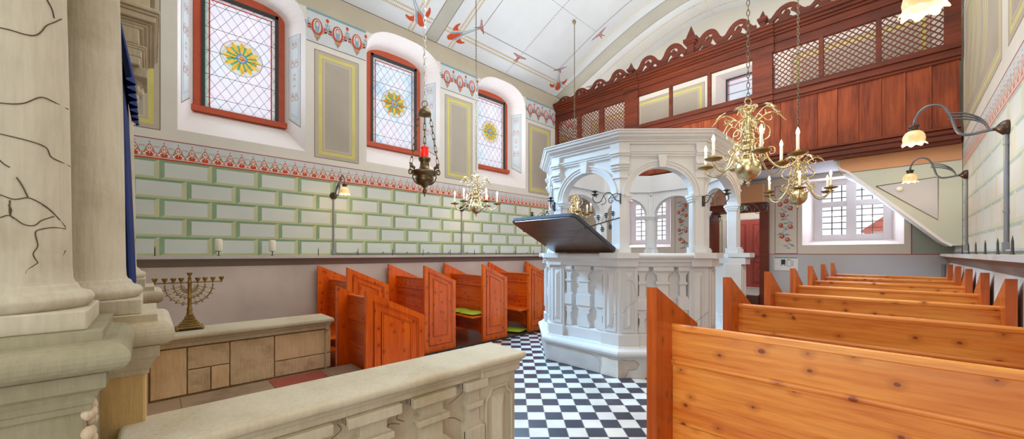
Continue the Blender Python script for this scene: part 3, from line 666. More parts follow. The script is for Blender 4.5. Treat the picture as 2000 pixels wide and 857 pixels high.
# windows 1-3: iron frames, leaded panes, medallions
for k, c in enumerate(WC):
    w = sroot('window_%d' % (k+1), (XI, c, ZI)); x = XI
    m = MB(); q = outline(c, HI+.02, ZI, ZIS, ZIT+.01)[2:]
    hx, zb, zt = HI-.085, ZI+.07, ZIS+.09
    # red timber frame: side posts, arched head
    m.box(x-.06, x+.02, c-HI, c-hx, zb, zt); m.box(x-.06, x+.02, c+hx, c+HI, zb, zt)
    head = [(y, z) for y, z in q if z >= ZIS-.001]; pts = [(x+.02, y, z) for y, z in head]+[(x+.02, c-HI-.02, zt-.02), (x+.02, c-hx, zt-.03), (x+.02, c+hx, zt-.03), (x+.02, c+HI+.02, zt-.02)]
    for i in range(len(head)-1):
        (ya, za), (yb, zc) = head[i], head[i+1]; m.poly([(x+.021, ya, max(za, zt-.05)), (x+.021, yb, max(zc, zt-.05)), (x+.021, yb, zt-.05), (x+.021, ya, zt-.05)])
    m.build('window_frame', 'windowred', w, world=True)
    m = MB(); m.box(x-.05, x+.07, c-HI-.03, c+HI+.03, ZI, ZI+.08); m.build('window_sill', 'windowred', w, bevel=.006, world=True)
    m = MB(); a = .035
    m.box(x-.03, x+.035, c-hx-.005, c-hx+a, zb, zt); m.box(x-.03, x+.035, c+hx-a, c+hx+.005, zb, zt); m.box(x-.03, x+.035, c-hx, c+hx, zt-a-.012, zt); m.box(x-.03, x+.03, c-hx, c+hx, zb-.01, zb+.014)
    m.build('iron_sash', 'windowblack', w, world=True)
    m = MB(); m.poly([(x, c-hx+.02, zb), (x, c+hx-.02, zb), (x, c+hx-.02, zt-.03), (x, c-hx+.02, zt-.03)]); pane = m.build('pane', 'glass', w, world=True)
    e = hx-.075
    m = MB(); o = x+.004; i0 = 0
    for s in (-1, 1):
        m.poly([(o, c+s*(hx-.03), zb+.02), (o, c+s*e, zb+.02), (o, c+s*e, zt-.06), (o, c+s*(hx-.03), zt-.06)], 1 if (k == 0 and s < 0) else 2)
        m.poly([(o+.002, c+s*e, zb+.02), (o+.002, c+s*(e-.016), zb+.02), (o+.002, c+s*(e-.016), zt-.09), (o+.002, c+s*e, zt-.09)], 0)
    m.poly([(o, c-e, zt-.1), (o, c+e, zt-.1), (o, c+e, zt-.06), (o, c-e, zt-.06)], 2)
    m.poly([(o+.002, c-e, zt-.1), (o+.002, c+e, zt-.1), (o+.002, c+e, zt-.085), (o+.002, c-e, zt-.085)], 0)
    m.build('border_glass', ['g_red', 'g_mint', 'g_cream'], w, world=True)
    # medallion of twelve petals
    m = MB(); zc = 4.17; R = .245
    def md(pts, mt, oo): m.poly([(x+oo, c+a, zc+b) for a, b in pts], mt)
    for j in range(12):
        a = 2*PI*j/12; f = lambda r, t: (r*math.cos(a+t), r*math.sin(a+t))
        md([f(.068, -.13), f(.175, -.2), f(R-.01, 0), f(.175, .2), f(.068, .13)], (1 if j % 2 else 2) if k == 1 else 1, .008)
        for s_ in (-1, 1): md([f(.177, s_*.2), f(R-.008, 0), f(R, 0), f(R, s_*.14), f(R, s_*.262), f(.19, s_*.262)], 0, .008)
        b_ = a+PI/12; g = lambda r, t: (r*math.cos(b_+t), r*math.sin(b_+t))
        md([g(.068, -.13), g(.176, -.062), g(.19, 0), g(.176, .062), g(.068, .13)], 3, .008)
    for j in range(12):
        a = 2*PI*j/12
        for t in (-.2, .2):
            p = [(r*math.cos(a+t), r*math.sin(a+t)) for r in (.068, .178)]; nx = (-math.sin(a+t)*.002, math.cos(a+t)*.002)
            md([(p[0][0]-nx[0], p[0][1]-nx[1]), (p[1][0]-nx[0], p[1][1]-nx[1]), (p[1][0]+nx[0], p[1][1]+nx[1]), (p[0][0]+nx[0], p[0][1]+nx[1])], 6, .01)
    for j in range(32):
        a, b = 2*PI*j/32, 2*PI*(j+1)/32; md([(R*math.cos(a), R*math.sin(a)), (R*math.cos(b), R*math.sin(b)), ((R+.005)*math.cos(b), (R+.005)*math.sin(b)), ((R+.005)*math.cos(a), (R+.005)*math.sin(a))], 6, .011)
    for r0, r1, mt in ((.064, .068, 6), (.046, .064, 4), (.043, .046, 6), (.036, .043, 0), (.012, .036, 5), (.0, .012, 1)):
        for j in range(20):
            a, b = 2*PI*j/20, 2*PI*(j+1)/20; md([(r0*math.cos(a), r0*math.sin(a)), (r1*math.cos(a), r1*math.sin(a)), (r1*math.cos(b), r1*math.sin(b)), (r0*math.cos(b), r0*math.sin(b))], mt, .008)
    m.build('medallion', ['g_cream', 'g_amber', 'g_orange', 'g_green', 'g_blue', 'g_orange', 'windowblack'], w, world=True)
    m = MB()
    for j in range(5):
        z = zb+(zt-zb)*(j+.5)/5; m.box(x+.012, x+.018, c-hx+.02, c+hx-.02, z-.002, z+.002)
    m.build('saddle_bar', 'windowblack', w, world=True)

# windows 4-6 in the back wall
def back_window(n, W, d, sp, cross=True):
    a, b, c, e = W; a += sp*.8; b -= sp*.8; c += .1; e -= .02; y = YB+d; w = sroot('window_%d' % n, ((a+b)/2, y, c)); m = MB(); cx = (a+b)/2; f = .085 if cross else .03
    dk_ = .05 if cross else .012; m.box(a-.02, a+f, y-dk_, y+.03, c-.02, e+.02); m.box(b-f, b+.02, y-dk_, y+.03, c-.02, e+.02); m.box(a+f, b-f, y-dk_+.002, y+.028, c-.018, c+f); m.box(a+f, b-f, y-dk_+.002, y+.028, e-f, e+.018)
    zm = c+(e-c)*.6
    if cross: m.box(cx-f*.75, cx+f*.75, y-.056, y+.026, c+f*.5, e-f*.5); m.box(a+f*.5, b-f*.5, y-.043, y+.022, zm-.045, zm+.045)
    m.build('window_frame', 'winwhite' if cross else 'windowblack', w, bevel=.006, world=True)
    m = MB(); m.poly([(a, y+.005, c), (b, y+.005, c), (b, y+.005, e), (a, y+.005, e)]); m.build('pane', 'pane' if cross else 'glass', w, world=True)
    m = MB(); yy = y+.06
    if cross:
        for i in range(1, 8):
            z = c+f+(e-c-2*f)*i/8; m.box(a+f, b-f, yy-.006, yy+.006, z-.006, z+.006)
        for i in (1, 2, 4, 5): x = a+f+(b-a-2*f)*(i/6); m.box(x-.006, x+.006, yy-.006, yy+.006, c+f, e-f)
        m.build('iron_grille', 'windowblack', w, world=True)
    else:
        y -= .01
        for s in (a+f+.02, b-f-.03): m.box(s, s+.012, y-.004, y, c+f, e-f)
        m.box(a+f, b-f, y-.004, y, e-f-.03, e-f-.018); m.build('border_glass', 'g_red', w, world=True)
back_window(4, W4, .34, .2); back_window(5, W5, .34, .2); back_window(6, W6, .3, .14, False)
# what stands outside the back windows
hs = thing('neighbour_house', 'pale house with an orange tiled roof seen through the barred back window', 'house', (.2, 12.5, 0))
m = MB(); m.box(-.55, 2.5, 13, 15, 0, 2.0); m.build('wall', 'house', hs, world=True)
m = MB(); m.prism([(-.75, 12.9, 1.95), (2.6, 12.9, 1.95), (2.6, 12.9, 2.05), (1.0, 12.9, 3.3), (.85, 12.9, 3.3)], (0, 2.2, 0)); m.build('roof', 'roof_red', hs, world=True)
m = MB(); m.box(-6, 4, 8.9, 16, -.3, -.2); struct(m.build('ground', 'ground'))
# ------------------------------------------------------------------ gallery
ga = thing('gallery', 'dark red-brown wooden gallery with lattice screens and scrolled cresting above the back of the hall', 'gallery', (-2.78, YG, 0))
XA, XB = XL+.01, XR-.02
def gp(name, m, mats, bevel=.004): return m.build(name, mats, ga, bevel=bevel, world=True)
m = MB(); m.box(XA, XB, YG+.06, YB-.01, 2.83, 2.98); gp('floor_slab', m, 'plaster_grey', 0)
m = MB()
for z, o in ((2.80, .02), (2.85, .05), (2.93, .035), (2.99, .06)): m.box(XA, XB, YG-o, YG+.06, z, z+(.055 if z < 2.95 else .03))
m.box(XA, XB, YG-.015, YG+.082, 2.806, 3.018); gp('bottom_beam', m, 'galrail')
x = XA; k = 0
while x < XB-.02:      # vertical boarding
    w = .235; e = min(x+w, XB); m = MB(); m.box(x+.004, e-.004, YG, YG+.025, 3.0, 3.9); m.box(e-.018, e+.004, YG-.012, YG+.02, 3.0, 3.9); gp('board', m, 'galwood', .003); x = e
m = MB()
for z0, z1, o in ((3.86, 3.9, .03), (3.9, 3.95, .055), (3.95, 4.0, .04), (4.0, 4.06, .07), (4.06, 4.085, .045)): m.box(XA, XB, YG-o, YG+.06, z0, z1)
gp('sill_rail', m, 'galrail')
m = MB()
for z0, z1, o in ((4.70, 4.84, .01), (4.84, 4.88, .035), (4.88, 4.96, .02), (4.96, 5.0, .05), (5.0, 5.05, .08), (5.05, 5.1, .11), (5.1, 5.13, .125)): m.box(XA, XB, YG-o, YG+.06, z0, z1)
gp('cornice', m, 'galrail')
for a, b in ((XA, -6.03), (-4.17, -3.87), (-1.78, -1.49), (.365, XB)):
    m = MB(); m.box(a, b, YG-.03, YG+.06, 4.08, 4.72)
    if a > -5 and b < 0:
        for z0, z1, o in ((4.705, 4.838, .035), (4.842, 4.878, .06), (4.882, 4.958, .045), (4.962, 4.998, .075), (5.002, 5.048, .105), (5.052, 5.098, .135), (5.101, 5.133, .15)): m.box(a-.02-o*.1, b+.02+o*.1, YG-o, YG+.05, z0, z1)
        for z0, z1, o in ((3.861, 3.898, .05), (3.902, 3.948, .075), (3.952, 3.998, .06), (4.002, 4.058, .09), (4.062, 4.09, .065)): m.box(a-.015, b+.015, YG-o, YG+.05, z0, z1)
    gp('pilaster', m, 'galrail')
for a, b in ((-5.43, -5.33), (-4.82, -4.7), (-3.21, -3.15), (-2.5, -2.44), (-.9, -.84), (-.27, -.21)):
    m = MB(); m.box(a, b, YG-.012, YG+.045, 4.08, 4.72); gp('mullion', m, 'galrail')
def lattice(x0, x1, z0, z1, y):
    m = MB(); sp = .082; w = .0072
    for sg in (1, -1):
        c0 = (z0-sg*x0 if sg > 0 else z0+x0); lo = min(z-sg*x for x in (x0, x1) for z in (z0, z1)); hi = max(z-sg*x for x in (x0, x1) for z in (z0, z1))
        c = lo+sp*.7
        while c < hi:
            pts = []
            for x in (x0, x1):
                z = c+sg*x
                if z0 <= z <= z1: pts.append((x, z))
            for z in (z0, z1):
                x = (z-c)/sg
                if x0 < x < x1: pts.append((x, z))
            if len(pts) >= 2:
                (xa, za), (xb, zb) = pts[0], pts[1]; l = math.hypot(xb-xa, zb-za)
                if l > .02:
                    nx, nz = -(zb-za)/l*w, (xb-xa)/l*w; yy = y if sg > 0 else y+.008
                    m.prism([(xa-nx, yy, za-nz), (xb-nx, yy, zb-nz), (xb+nx, yy, zb+nz), (xa+nx, yy, za+nz)], (0, .008, 0))
            c += sp
    return m
for a, b in ((-6.03, -5.43), (-5.33, -4.82), (-4.7, -4.17), (-1.49, -.9), (-.84, -.27), (-.21, .365)): gp('lattice_panel', lattice(a, b, 4.085, 4.7, YG+.005), 'galdark', 0)
# fretwork cresting: scroll waves between the finial posts
def scroll(cx, cz, r, a0, turns, s, n=16): # spiral inwards
    return [(cx+s*r*(1-.78*i/n)*math.cos(a0+turns*2*PI*i/n), cz+r*(1-.78*i/n)*math.sin(a0+turns*2*PI*i/n)) for i in range(n+1)]
def crest(x0, x1, h0, h1, units, s):
    m = MB(); y = YG-.02; v = (0, .03, 0); m.box(x0, x1, y+.002, y+.028, 5.13, 5.185)
    w = (x1-x0)/units
    Q_ = [0]
    def rib(p, ww, v_): i = Q_[0] = (Q_[0]+1) % 10; m.ribbon([q-Vector((0, .0012*i, 0)) for q in p], ww, (0, .03+.0024*i, 0))
    for k in range(units):
        a = x0+w*k if s > 0 else x1-w*k; h = h0+(h1-h0)*(k+.5)/units
        X = lambda u: a+s*u*w
        P = lambda pts: [(X(u), y, 5.14+z*h) for u, z in pts]
        rib(smooth_path(P([(0, .30), (.1, .3), (.22, .5), (.34, .86), (.5, 1.0), (.68, .92), (.78, .7), (.72, .46), (.58, .42), (.52, .56), (.6, .68)]), 4),
                 [h*.34-.0*i for i in range(10*4+1)] if False else h*.26, v)
        rib(smooth_path(P([(.0, .05), (.12, .12), (.22, .3), (.3, .55), (.4, .74)]), 4), h*.3, v)
        rib(smooth_path(P([(.74, .82), (.84, .58), (.92, .4), (1.0, .34)]), 4), h*.3, v)
        rib(smooth_path(P([(.36, .1), (.5, .22), (.68, .24), (.84, .1)]), 4), [h*.05+h*.14*math.sin(PI*i/12) for i in range(13)], v)
        rib(smooth_path(P([(.93, .0), (.96, .2), (1.0, .4)]), 3), h*.2, v)
    return m
for a, b, h0, h1, u, s in ((XA, -4.1, .1, .27, 4, 1), (-3.93, -2.87, .27, .33, 2, 1), (-2.7, -1.72, .27, .33, 2, -1), (-1.53, XB, .1, .27, 4, -1)): gp('cresting', crest(a, b, h0, h1, u, s), 'galdark', 0)
for xf, k in ((-4.015, .72), (-2.785, 1.25), (-1.625, .72)):
    m = MB(); z = 5.12; w = .05*k
    m.box(xf-w, xf+w, YG-.05, YG+.05, z, z+.22*k); m.box(xf-w*1.95, xf+w*1.95, YG-.09, YG+.08, z+.22*k, z+.27*k); m.box(xf-w*1.6, xf+w*1.6, YG-.075, YG+.07, z+.19*k, z+.22*k)
    q = w*1.3; zz = z+.27*k; m.add([(xf-q, YG-.07, zz), (xf+q, YG-.07, zz), (xf+q, YG+.05, zz), (xf-q, YG+.05, zz), (xf, YG-.01, zz+.2*k)], [(0, 1, 4), (1, 2, 4), (2, 3, 4), (3, 0, 4)]); gp('finial', m, 'galdark', 0)
# thin red lines on the soffit
m = MB()
for x in (-1.1, -.2): m.box(x, x+.012, YG+.1, YB-.05, 2.826, 2.831)
gp('soffit_line', m, 'redline', 0)

# ------------------------------------------------------------------ enclosed stair
sr = thing('enclosed_staircase', 'sage green boxed stair sloping down in front of the barred window under the gallery', 'staircase', (.2, 7.6, 1.5))
ys = 7.5
m = MB(); sl = [(-.72, 2.825), (-.70, 2.72), (-.65, 2.66), (-.56, 2.6), (.36, 1.56), (.44, 1.5), (XR-.005, 1.5), (XR-.005, 2.825)]
m.prism([(x, ys, z) for x, z in sl], (0, YB-.01-ys, 0)); m.build('casing', 'green_wall', sr, bevel=.004, world=True)
m = MB(); P = [(x, ys-.012, z) for x, z in sl[:6]]; m.ribbon(P, .03, (0, .1, 0)); m.build('edge_trim', 'winwhite', sr, world=True)
m = MB(); m.poly([(-.66, ys-.003, 2.62), (-.6, ys-.003, 2.605), (XR-.01, ys-.003, 2.605), (XR-.01, ys-.003, 2.82), (-.66, ys-.003, 2.82)]); m.build('lamplight_band', 'box_beige', sr, world=True)  # warm lamplight on the upper casing, painted as a beige band
m = MB(); tr = [(-.27, 2.36), (.32, 2.41), (.32, 1.84)]; m.ribbon([(x, ys-.004, z) for x, z in tr+[tr[0]]], .012, (0, .004, 0), 0); m.poly([(x, ys-.0015, z) for x, z in tr], 1); m.poly([(-.66, ys-.004, 2.598), (XR-.01, ys-.004, 2.6), (XR-.01, ys-.004, 2.606), (-.66, ys-.004, 2.606)], 0); m.build('painted_triangle', ['outline', 'plaster_grey'], sr, world=True)
de = MB(); T_ = Matrix.Translation((-.035, ys-.006, 2.29)) @ Matrix.Rotation(PI/2, 4, 'X'); de.T = T_; de.lathe([(.034, 0), (.034, .01), (.028, .02), (1e-5, .022)], 20)
tag(de.build('smoke_detector', 'detector'), 'small round white smoke detector on the boxed stair', 'smoke detector')
# poster
ps = thing('floor_plan_poster', 'white framed floor plan sheet with a green header on the back wall beside the doorway', 'poster', (-1.535, YB-.01, 1.08))
m = MB(); m.box(-1.72, -1.35, YB-.012, YB-.001, 1.075, 1.325); m.build('sheet', 'paper', ps, world=True)
m = MB(); R_ = lambda a, b, c, e, k: m.poly([(-1.72+.37*a, YB-.0135, 1.075+.25*c), (-1.72+.37*b, YB-.0135, 1.075+.25*c), (-1.72+.37*b, YB-.0135, 1.075+.25*e), (-1.72+.37*a, YB-.0135, 1.075+.25*e)], k)
R_(.02, .98, .93, .99, 1); R_(.3, .48, .45, .83, 0)
for a, b, c, e in ((.03, .25, .5, .505), (.03, .25, .86, .865), (.03, .034, .5, .86), (.25, .254, .05, .9), (.03, .25, .05, .055), (.03, .25, .45, .455), (.03, .034, .05, .45)): R_(a, b, c, e, 2)
for a, b, c, e in ((.54, .72, .78, .8), (.54, .72, .33, .35), (.54, .555, .33, .8), (.71, .725, .33, .8), (.6, .64, .8, .86), (.74, .8, .72, .735), (.74, .8, .58, .595), (.74, .8, .44, .455), (.785, .8, .33, .74), (.3, .35, .36, .42), (.43, .48, .36, .42)): R_(a, b, c, e, 0)
m.build('printed_plan', ['ink', 'inkgreen', 'inkgrey'], ps, world=True)
ex = thing('exit_sign', 'small green and white emergency exit sign over the doorway', 'exit sign', (-2.2, YB-.16, 2.25))
m = MB(); m.box(-2.27, -2.13, YB-.18, YB-.15, 2.25, 2.35); m.build('sign_box', 'detector', ex, world=True)
m = MB(); y = YB-.182; m.poly([(-2.262, y, 2.257), (-2.138, y, 2.257), (-2.138, y, 2.343), (-2.262, y, 2.343)], 0)
m.poly([(-2.185, y-.001, 2.265), (-2.145, y-.001, 2.265), (-2.145, y-.001, 2.335), (-2.185, y-.001, 2.335)], 1); m.poly([(-2.25, y-.001, 2.3), (-2.225, y-.001, 2.28), (-2.225, y-.001, 2.295), (-2.195, y-.001, 2.295), (-2.195, y-.001, 2.305), (-2.225, y-.001, 2.305), (-2.225, y-.001, 2.32)], 1)
m.build('pictogram', ['inkgreen', 'detector'], ex, world=True)

# ------------------------------------------------------------------ octagonal reading platform
BX, BY = -2.75, 5.07
bi = thing('reading_platform', 'white octagonal stone reading platform with arcaded upper storey in the middle of the hall', 'reading platform', (BX, BY, 0))
T8 = math.tan(PI/8)
# face k has outward direction angle: -90 + 45k ; vertex between face k and k+1
DY = .45; EXT = {2: DY/2, 6: DY/2}; SH = {2: DY/2, 6: DY/2, 3: DY, 4: DY, 5: DY}
def fdir(k): a = -PI/2+PI/4*k; return math.cos(a), math.sin(a)
def FP(k, A, u, z):  # point on face k at apothem A, u along (positive = anticlockwise)
    c, s = fdir(k); return (BX+A*c-u*s, BY+A*s+u*c+SH.get(k % 8, 0), z)
def oct_ring(m, prof, faces=range(8), mat=0):   # prof: closed (A,z) polygon
    n = len(prof)
    for k in faces:
        x_ = EXT.get(k, 0); L = [FP(k, a, -a*T8-x_, z) for a, z in prof]; R = [FP(k, a, a*T8+x_, z) for a, z in prof]
        m.add(L+R, [(i, (i+1) % n, n+(i+1) % n, n+i) for i in range(n)], mat)
        if (k-1) % 8 not in faces: m.poly(L, mat)
        if (k+1) % 8 not in faces: m.poly(R, mat)
def bp(name, m, mats='bimah', bevel=.006): return m.build(name, mats, bi, bevel=bevel, world=True)
AP = 1.22; ENT = 2     # face 2 (+x) is the entrance
closed = [k for k in range(8) if k != ENT]
m = MB(); oct_ring(m, [(.9, 0), (1.29, 0), (1.285, .235), (.9, .235)]); bp('plinth', m, 'bimah_rough')
m = MB(); oct_ring(m, [(.9, .235), (1.30, .235), (1.325, .25), (1.335, .275), (1.325, .3), (1.30, .315), (1.275, .325), (1.265, .345), (.9, .345)]); bp('plinth_moulding', m)
m = MB(); oct_ring(m, [(0.01, .28), (1.0, .28), (1.0, .33), (0.01, .33)]); bp('platform_floor', m, 'stone_floor', 0)
m = MB(); oct_ring(m, [(AP-.16, .34), (AP-.02, .34), (AP-.02, .47), (AP-.05, .485), (AP-.16, .485)], closed); bp('base_course', m)
m = MB(); oct_ring(m, [(AP-.18, 1.245), (AP+.0, 1.245), (AP+.01, 1.29), (AP+.035, 1.30), (AP+.035, 1.325), (AP+.055, 1.335), (AP+.075, 1.35), (AP+.08, 1.372), (AP+.07, 1.39), (AP+.05, 1.4), (AP-.2, 1.4), (AP-.2, 1.34)], closed); bp('parapet_rail', m)
hf = AP*T8
def flat_prism(m, k, A, prof, u, th, mat=0):   # symmetrical silhouette (halfwidth, z) raised from a face
    L = [FP(k, A, u-w, z) for w, z in prof]+[FP(k, A, u+w, z) for w, z in prof[::-1]]; c, s = fdir(k); m.prism(L, (c*th, s*th, 0), mat)
BAL = [(.08, .485), (.08, .545), (.055, .58), (.05, .645), (.082, .665), (.086, .685), (.068, .695), (.092, .715), (.108, .75), (.11, .77), (.11, .89), (.098, .9), (.064, .915), (.06, 1.03), (.078, 1.042), (.082, 1.057), (.078, 1.072), (.06, 1.082), (.062, 1.14), (.08, 1.158), (.11, 1.185), (.116, 1.195), (.116, 1.245)]
for k in closed:
    hk = hf*.95+EXT.get(k, 0); m = MB(); m.prism([FP(k, AP-.15, -hk, .48), FP(k, AP-.15, hk, .48), FP(k, AP-.085, hk, .48), FP(k, AP-.085, -hk, .48)], (0, 0, .77)); pn = bp('parapet_panel', m)
    for u, f in ((0, 1), (-.232-EXT.get(k, 0)*.5, .56), (.232+EXT.get(k, 0)*.5, .56)):
        m = MB(); flat_prism(m, k, AP-.09, [(w*f, z) for w, z in BAL], u, .06); flat_prism(m, k, AP-.04, [(.116*f, 1.197), (.116*f, 1.243)], u, .04); flat_prism(m, k, AP-.04, [(.104*f, .755), (.104*f, .885)], u, .03); flat_prism(m, k, AP-.04, [(.08*f, 1.047), (.08*f, 1.067)], u, .025); m.build('baluster', 'bimah', pn, bevel=.003)
def pier_plan(j, A, w, th):   # wedge at the vertex between face j and j+1
    ea, eb = EXT.get(j % 8, 0), EXT.get((j+1) % 8, 0); ha, hb = A*T8+ea, A*T8+eb; ia, ib = (A-th)*T8+ea, (A-th)*T8+eb
    return [FP(j, A, ha-w, 0), FP(j, A, ha, 0), FP(j+1, A, -hb+w, 0), FP(j+1, A-th, -ib+max(.02, w-th*T8), 0), FP(j, A-th, ia, 0), FP(j, A-th, ia-max(.02, w-th*T8), 0)]
def pier(m, j, A, w, th, z0, z1, mat=0): m.prism([(x, y, z0) for x, y, _ in pier_plan(j, A, w, th)], (0, 0, z1-z0), mat)
def framed(m, k, A, u0, u1, z0, z1):   # sunk frame with raised diamond-cut field
    c, s = fdir(k)
    def bx(a, b, c0, c1, d): m.prism([FP(k, A, a, c0), FP(k, A, b, c0), FP(k, A, b, c1), FP(k, A, a, c1)], (c*d, s*d, 0))
    t = .016
    bx(u0, u1, z0, z0+t, .012); bx(u0, u1, z1-t, z1, .012); bx(u0, u0+t, z0+t, z1-t, .012); bx(u1-t, u1, z0+t, z1-t, .012)
    a, b, lo, hi_ = u0+.035, u1-.035, z0+.04, z1-.04; um = (a+b)/2; e = (b-a)*.6
    q = [FP(k, A+.001, a, lo), FP(k, A+.001, b, lo), FP(k, A+.001, b, hi_), FP(k, A+.001, a, hi_), FP(k, A+.032, um, lo+e), FP(k, A+.032, um, hi_-e)]
    m.add(q, [(0, 1, 4), (1, 2, 5, 4), (2, 3, 5), (3, 0, 4, 5)])
for j in range(8):
    m = MB(); pier(m, j, AP+.03, .235, .2, .34, .475); pier(m, j, AP, .215, .2, .475, 1.25); pier(m, j, AP+.047, .225, .21, 1.25, 1.336); pier(m, j, AP+.098, .24, .27, 1.345, 1.4055)
    for k, sg in ((j, 1), (j+1, -1)):
        x_ = EXT.get(k % 8, 0); a, b = sorted((sg*(hf+x_-.035), sg*(hf+x_-.19))); framed(m, k % 8, AP, a, b, .5, 1.22)
    bp('corner_pier', m, bevel=.004)
AU = 1.16; hu = AU*T8
for j in range(8):
    m = MB()
    pier(m, j, AU+.035, .125, .17, 1.4, 1.46); pier(m, j, AU+.02, .115, .15, 1.46, 1.485)
    pier(m, j, AU, .095, .14, 1.485, 2.36); pier(m, j, AU+.015, .1, .15, 2.27, 2.29)
    for z0, z1, o in ((2.36, 2.385, .02), (2.385, 2.42, .035), (2.42, 2.45, .055), (2.45, 2.52, .03), (2.52, 2.545, .05), (2.545, 2.575, .065), (2.575, 2.66, .04)): pier(m, j, AU+o, .1+o*.5, .16, z0, z1)
    pl_ = bp('upper_pier', m, bevel=.004)
ZSP = 2.07; RI = .33
for k in range(8):
    c, s = fdir(k); A = AU-.02; th = .103; x_ = EXT.get(k, 0); e = hu-.06+x_; HWo = .365+x_
    m = MB(); n = 20
    ou = [(HWo*math.cos(PI*i/n), ZSP+RI*math.sin(PI*i/n)) for i in range(n+1)]
    top = 2.58
    for Ai in (A, A-th):
        m.poly([FP(k, Ai, HWo, 1.4), FP(k, Ai, e, 1.4), FP(k, Ai, e, ZSP), FP(k, Ai, HWo, ZSP)]); m.poly([FP(k, Ai, -HWo, 1.4), FP(k, Ai, -e, 1.4), FP(k, Ai, -e, ZSP), FP(k, Ai, -HWo, ZSP)])
        for i in range(n):
            (ua, za), (ub, zb) = ou[i], ou[i+1]; xa = e if i == 0 else ua; 
            m.poly([FP(k, Ai, ua, za), FP(k, Ai, ua, top), FP(k, Ai, ub, top), FP(k, Ai, ub, zb)])
        m.poly([FP(k, Ai, HWo, ZSP), FP(k, Ai, e, ZSP), FP(k, Ai, e, top), FP(k, Ai, HWo, top)]); m.poly([FP(k, Ai, -HWo, ZSP), FP(k, Ai, -e, ZSP), FP(k, Ai, -e, top), FP(k, Ai, -HWo, top)])
    full = [(HWo, 1.4)]+ou+[(-HWo, 1.4)]
    for i in range(len(full)-1):
        (ua, za), (ub, zb) = full[i], full[i+1]; m.poly([FP(k, A, ua, za), FP(k, A-th, ua, za), FP(k, A-th, ub, zb), FP(k, A, ub, zb)])
    # archivolt bands and imposts
    for r0, r1, d in ((.0, .034, .012), (.034, .064, .022), (.064, .082, .034)):
        for i in range(n):
            a0, a1 = PI*i/n, PI*(i+1)/n; q = [FP(k, A, (HWo+r)*math.cos(a), ZSP+(RI+r)*math.sin(a)) for r, a in ((r0, a0), (r1, a0), (r1, a1), (r0, a1))]; m.prism(q, (c*d, s*d, 0))
    for sg in (-1, 1):
        for z0, z1, o in ((1.4, 1.47, .02), (2.0, 2.025, .014), (2.025, 2.055, .026), (2.055, 2.085, .038)):
            a, b = sorted((sg*(HWo-.004-o*.6), sg*(e+.0))); m.prism([FP(k, A-th-o, a, z0), FP(k, A+o, a, z0), FP(k, A+o, b, z0), FP(k, A-th-o, b, z0)], (0, 0, z1-z0))
    ar = bp('arch', m, bevel=0)
    if k in (7, 0, 1, 2, 3):
        m = MB(); q = [FP(k, A, u, z) for u, z in ((-.036, ZSP+RI-.012), (.036, ZSP+RI-.012), (.052, 2.53), (-.052, 2.53))]; m.prism(q, (c*.06, s*.06, 0)); m.build('keystone', 'bimah', ar, bevel=.004)
m = MB(); oct_ring(m, [(AU-.15, 2.5), (AU-.012, 2.5), (AU-.012, 2.515), (AU+.006, 2.517), (AU+.006, 2.54), (AU+.022, 2.542), (AU+.022, 2.562), (AU+.034, 2.566), (AU+.034, 2.576), (AU-.004, 2.582), (AU-.004, 2.652), (AU+.026, 2.656), (AU+.026, 2.676), (AU+.048, 2.682), (AU+.052, 2.698), (AU+.062, 2.70), (AU+.102, 2.722), (AU+.104, 2.742), (AU+.128, 2.748), (AU+.134, 2.772), (AU+.148, 2.778), (AU+.15, 2.79), (AU-.15, 2.80)]); bp('cornice', m, bevel=.0015)
# fine cracks on the front pier and plinth
m = MB()
def crk(k, A, pts, w=.0025):
    for (ua, za), (ub, zb) in zip(pts, pts[1:]):
        l = math.hypot(ub-ua, zb-za); nu, nz = -(zb-za)/l*w/2, (ub-ua)/l*w/2; m.poly([FP(k, A, ua-nu, za-nz), FP(k, A, ub-nu, zb-nz), FP(k, A, ub+nu, zb+nz), FP(k, A, ua+nu, za+nz)])
crk(1, AP+.034, [(-.49, .72), (-.45, .74), (-.42, .80), (-.35, .84), (-.31, .88), (-.33, 1.0), (-.36, 1.08), (-.42, 1.1)]); crk(0, AP+.034, [(.5, .72), (.46, .7), (.44, .6), (.42, .52)])
crk(1, AP+.034, [(.29, .52), (.3, .58), (.36, .64), (.44, .7), (.49, .74)], .004); crk(2, AP+.034, [(-.5, .74), (-.46, .68), (-.42, .56)])
crk(0, 1.2905, [(.29, .0), (.3, .05), (.295, .09), (.305, .12), (.29, .15), (.275, .165), (.25, .19), (.23, .185), (.2, .2), (.16, .205), (.13, .2), (.1, .21)], .003); crk(1, 1.2905, [(-.5, .21), (-.42, .19), (-.35, .2), (-.30, .16), (-.33, .1), (-.42, .09), (-.44, .03), (-.47, .0)], .004)
bp('crack_line', m, 'bimah_crack', 0)
m = MB(); X0 = 1.29*T8
m.poly([FP(1, 1.2902, u, z) for u, z in ((-X0, .0), (-X0, .205), (-.46, .21), (-.42, .19), (-.35, .2), (-.31, .18), (-.30, .15), (-.33, .1), (-.37, .085), (-.42, .09), (-.43, .06), (-.44, .03), (-.47, .0))], 0)
m.poly([FP(0, 1.2902, u, z) for u, z in ((X0, .0), (X0, .2), (.46, .19), (.41, .2), (.36, .21), (.32, .2), (.33, .12), (.315, .06), (.31, .0))], 1)
bp('bare_patch', m, ['bare_stone', 'bare_white'], 0)

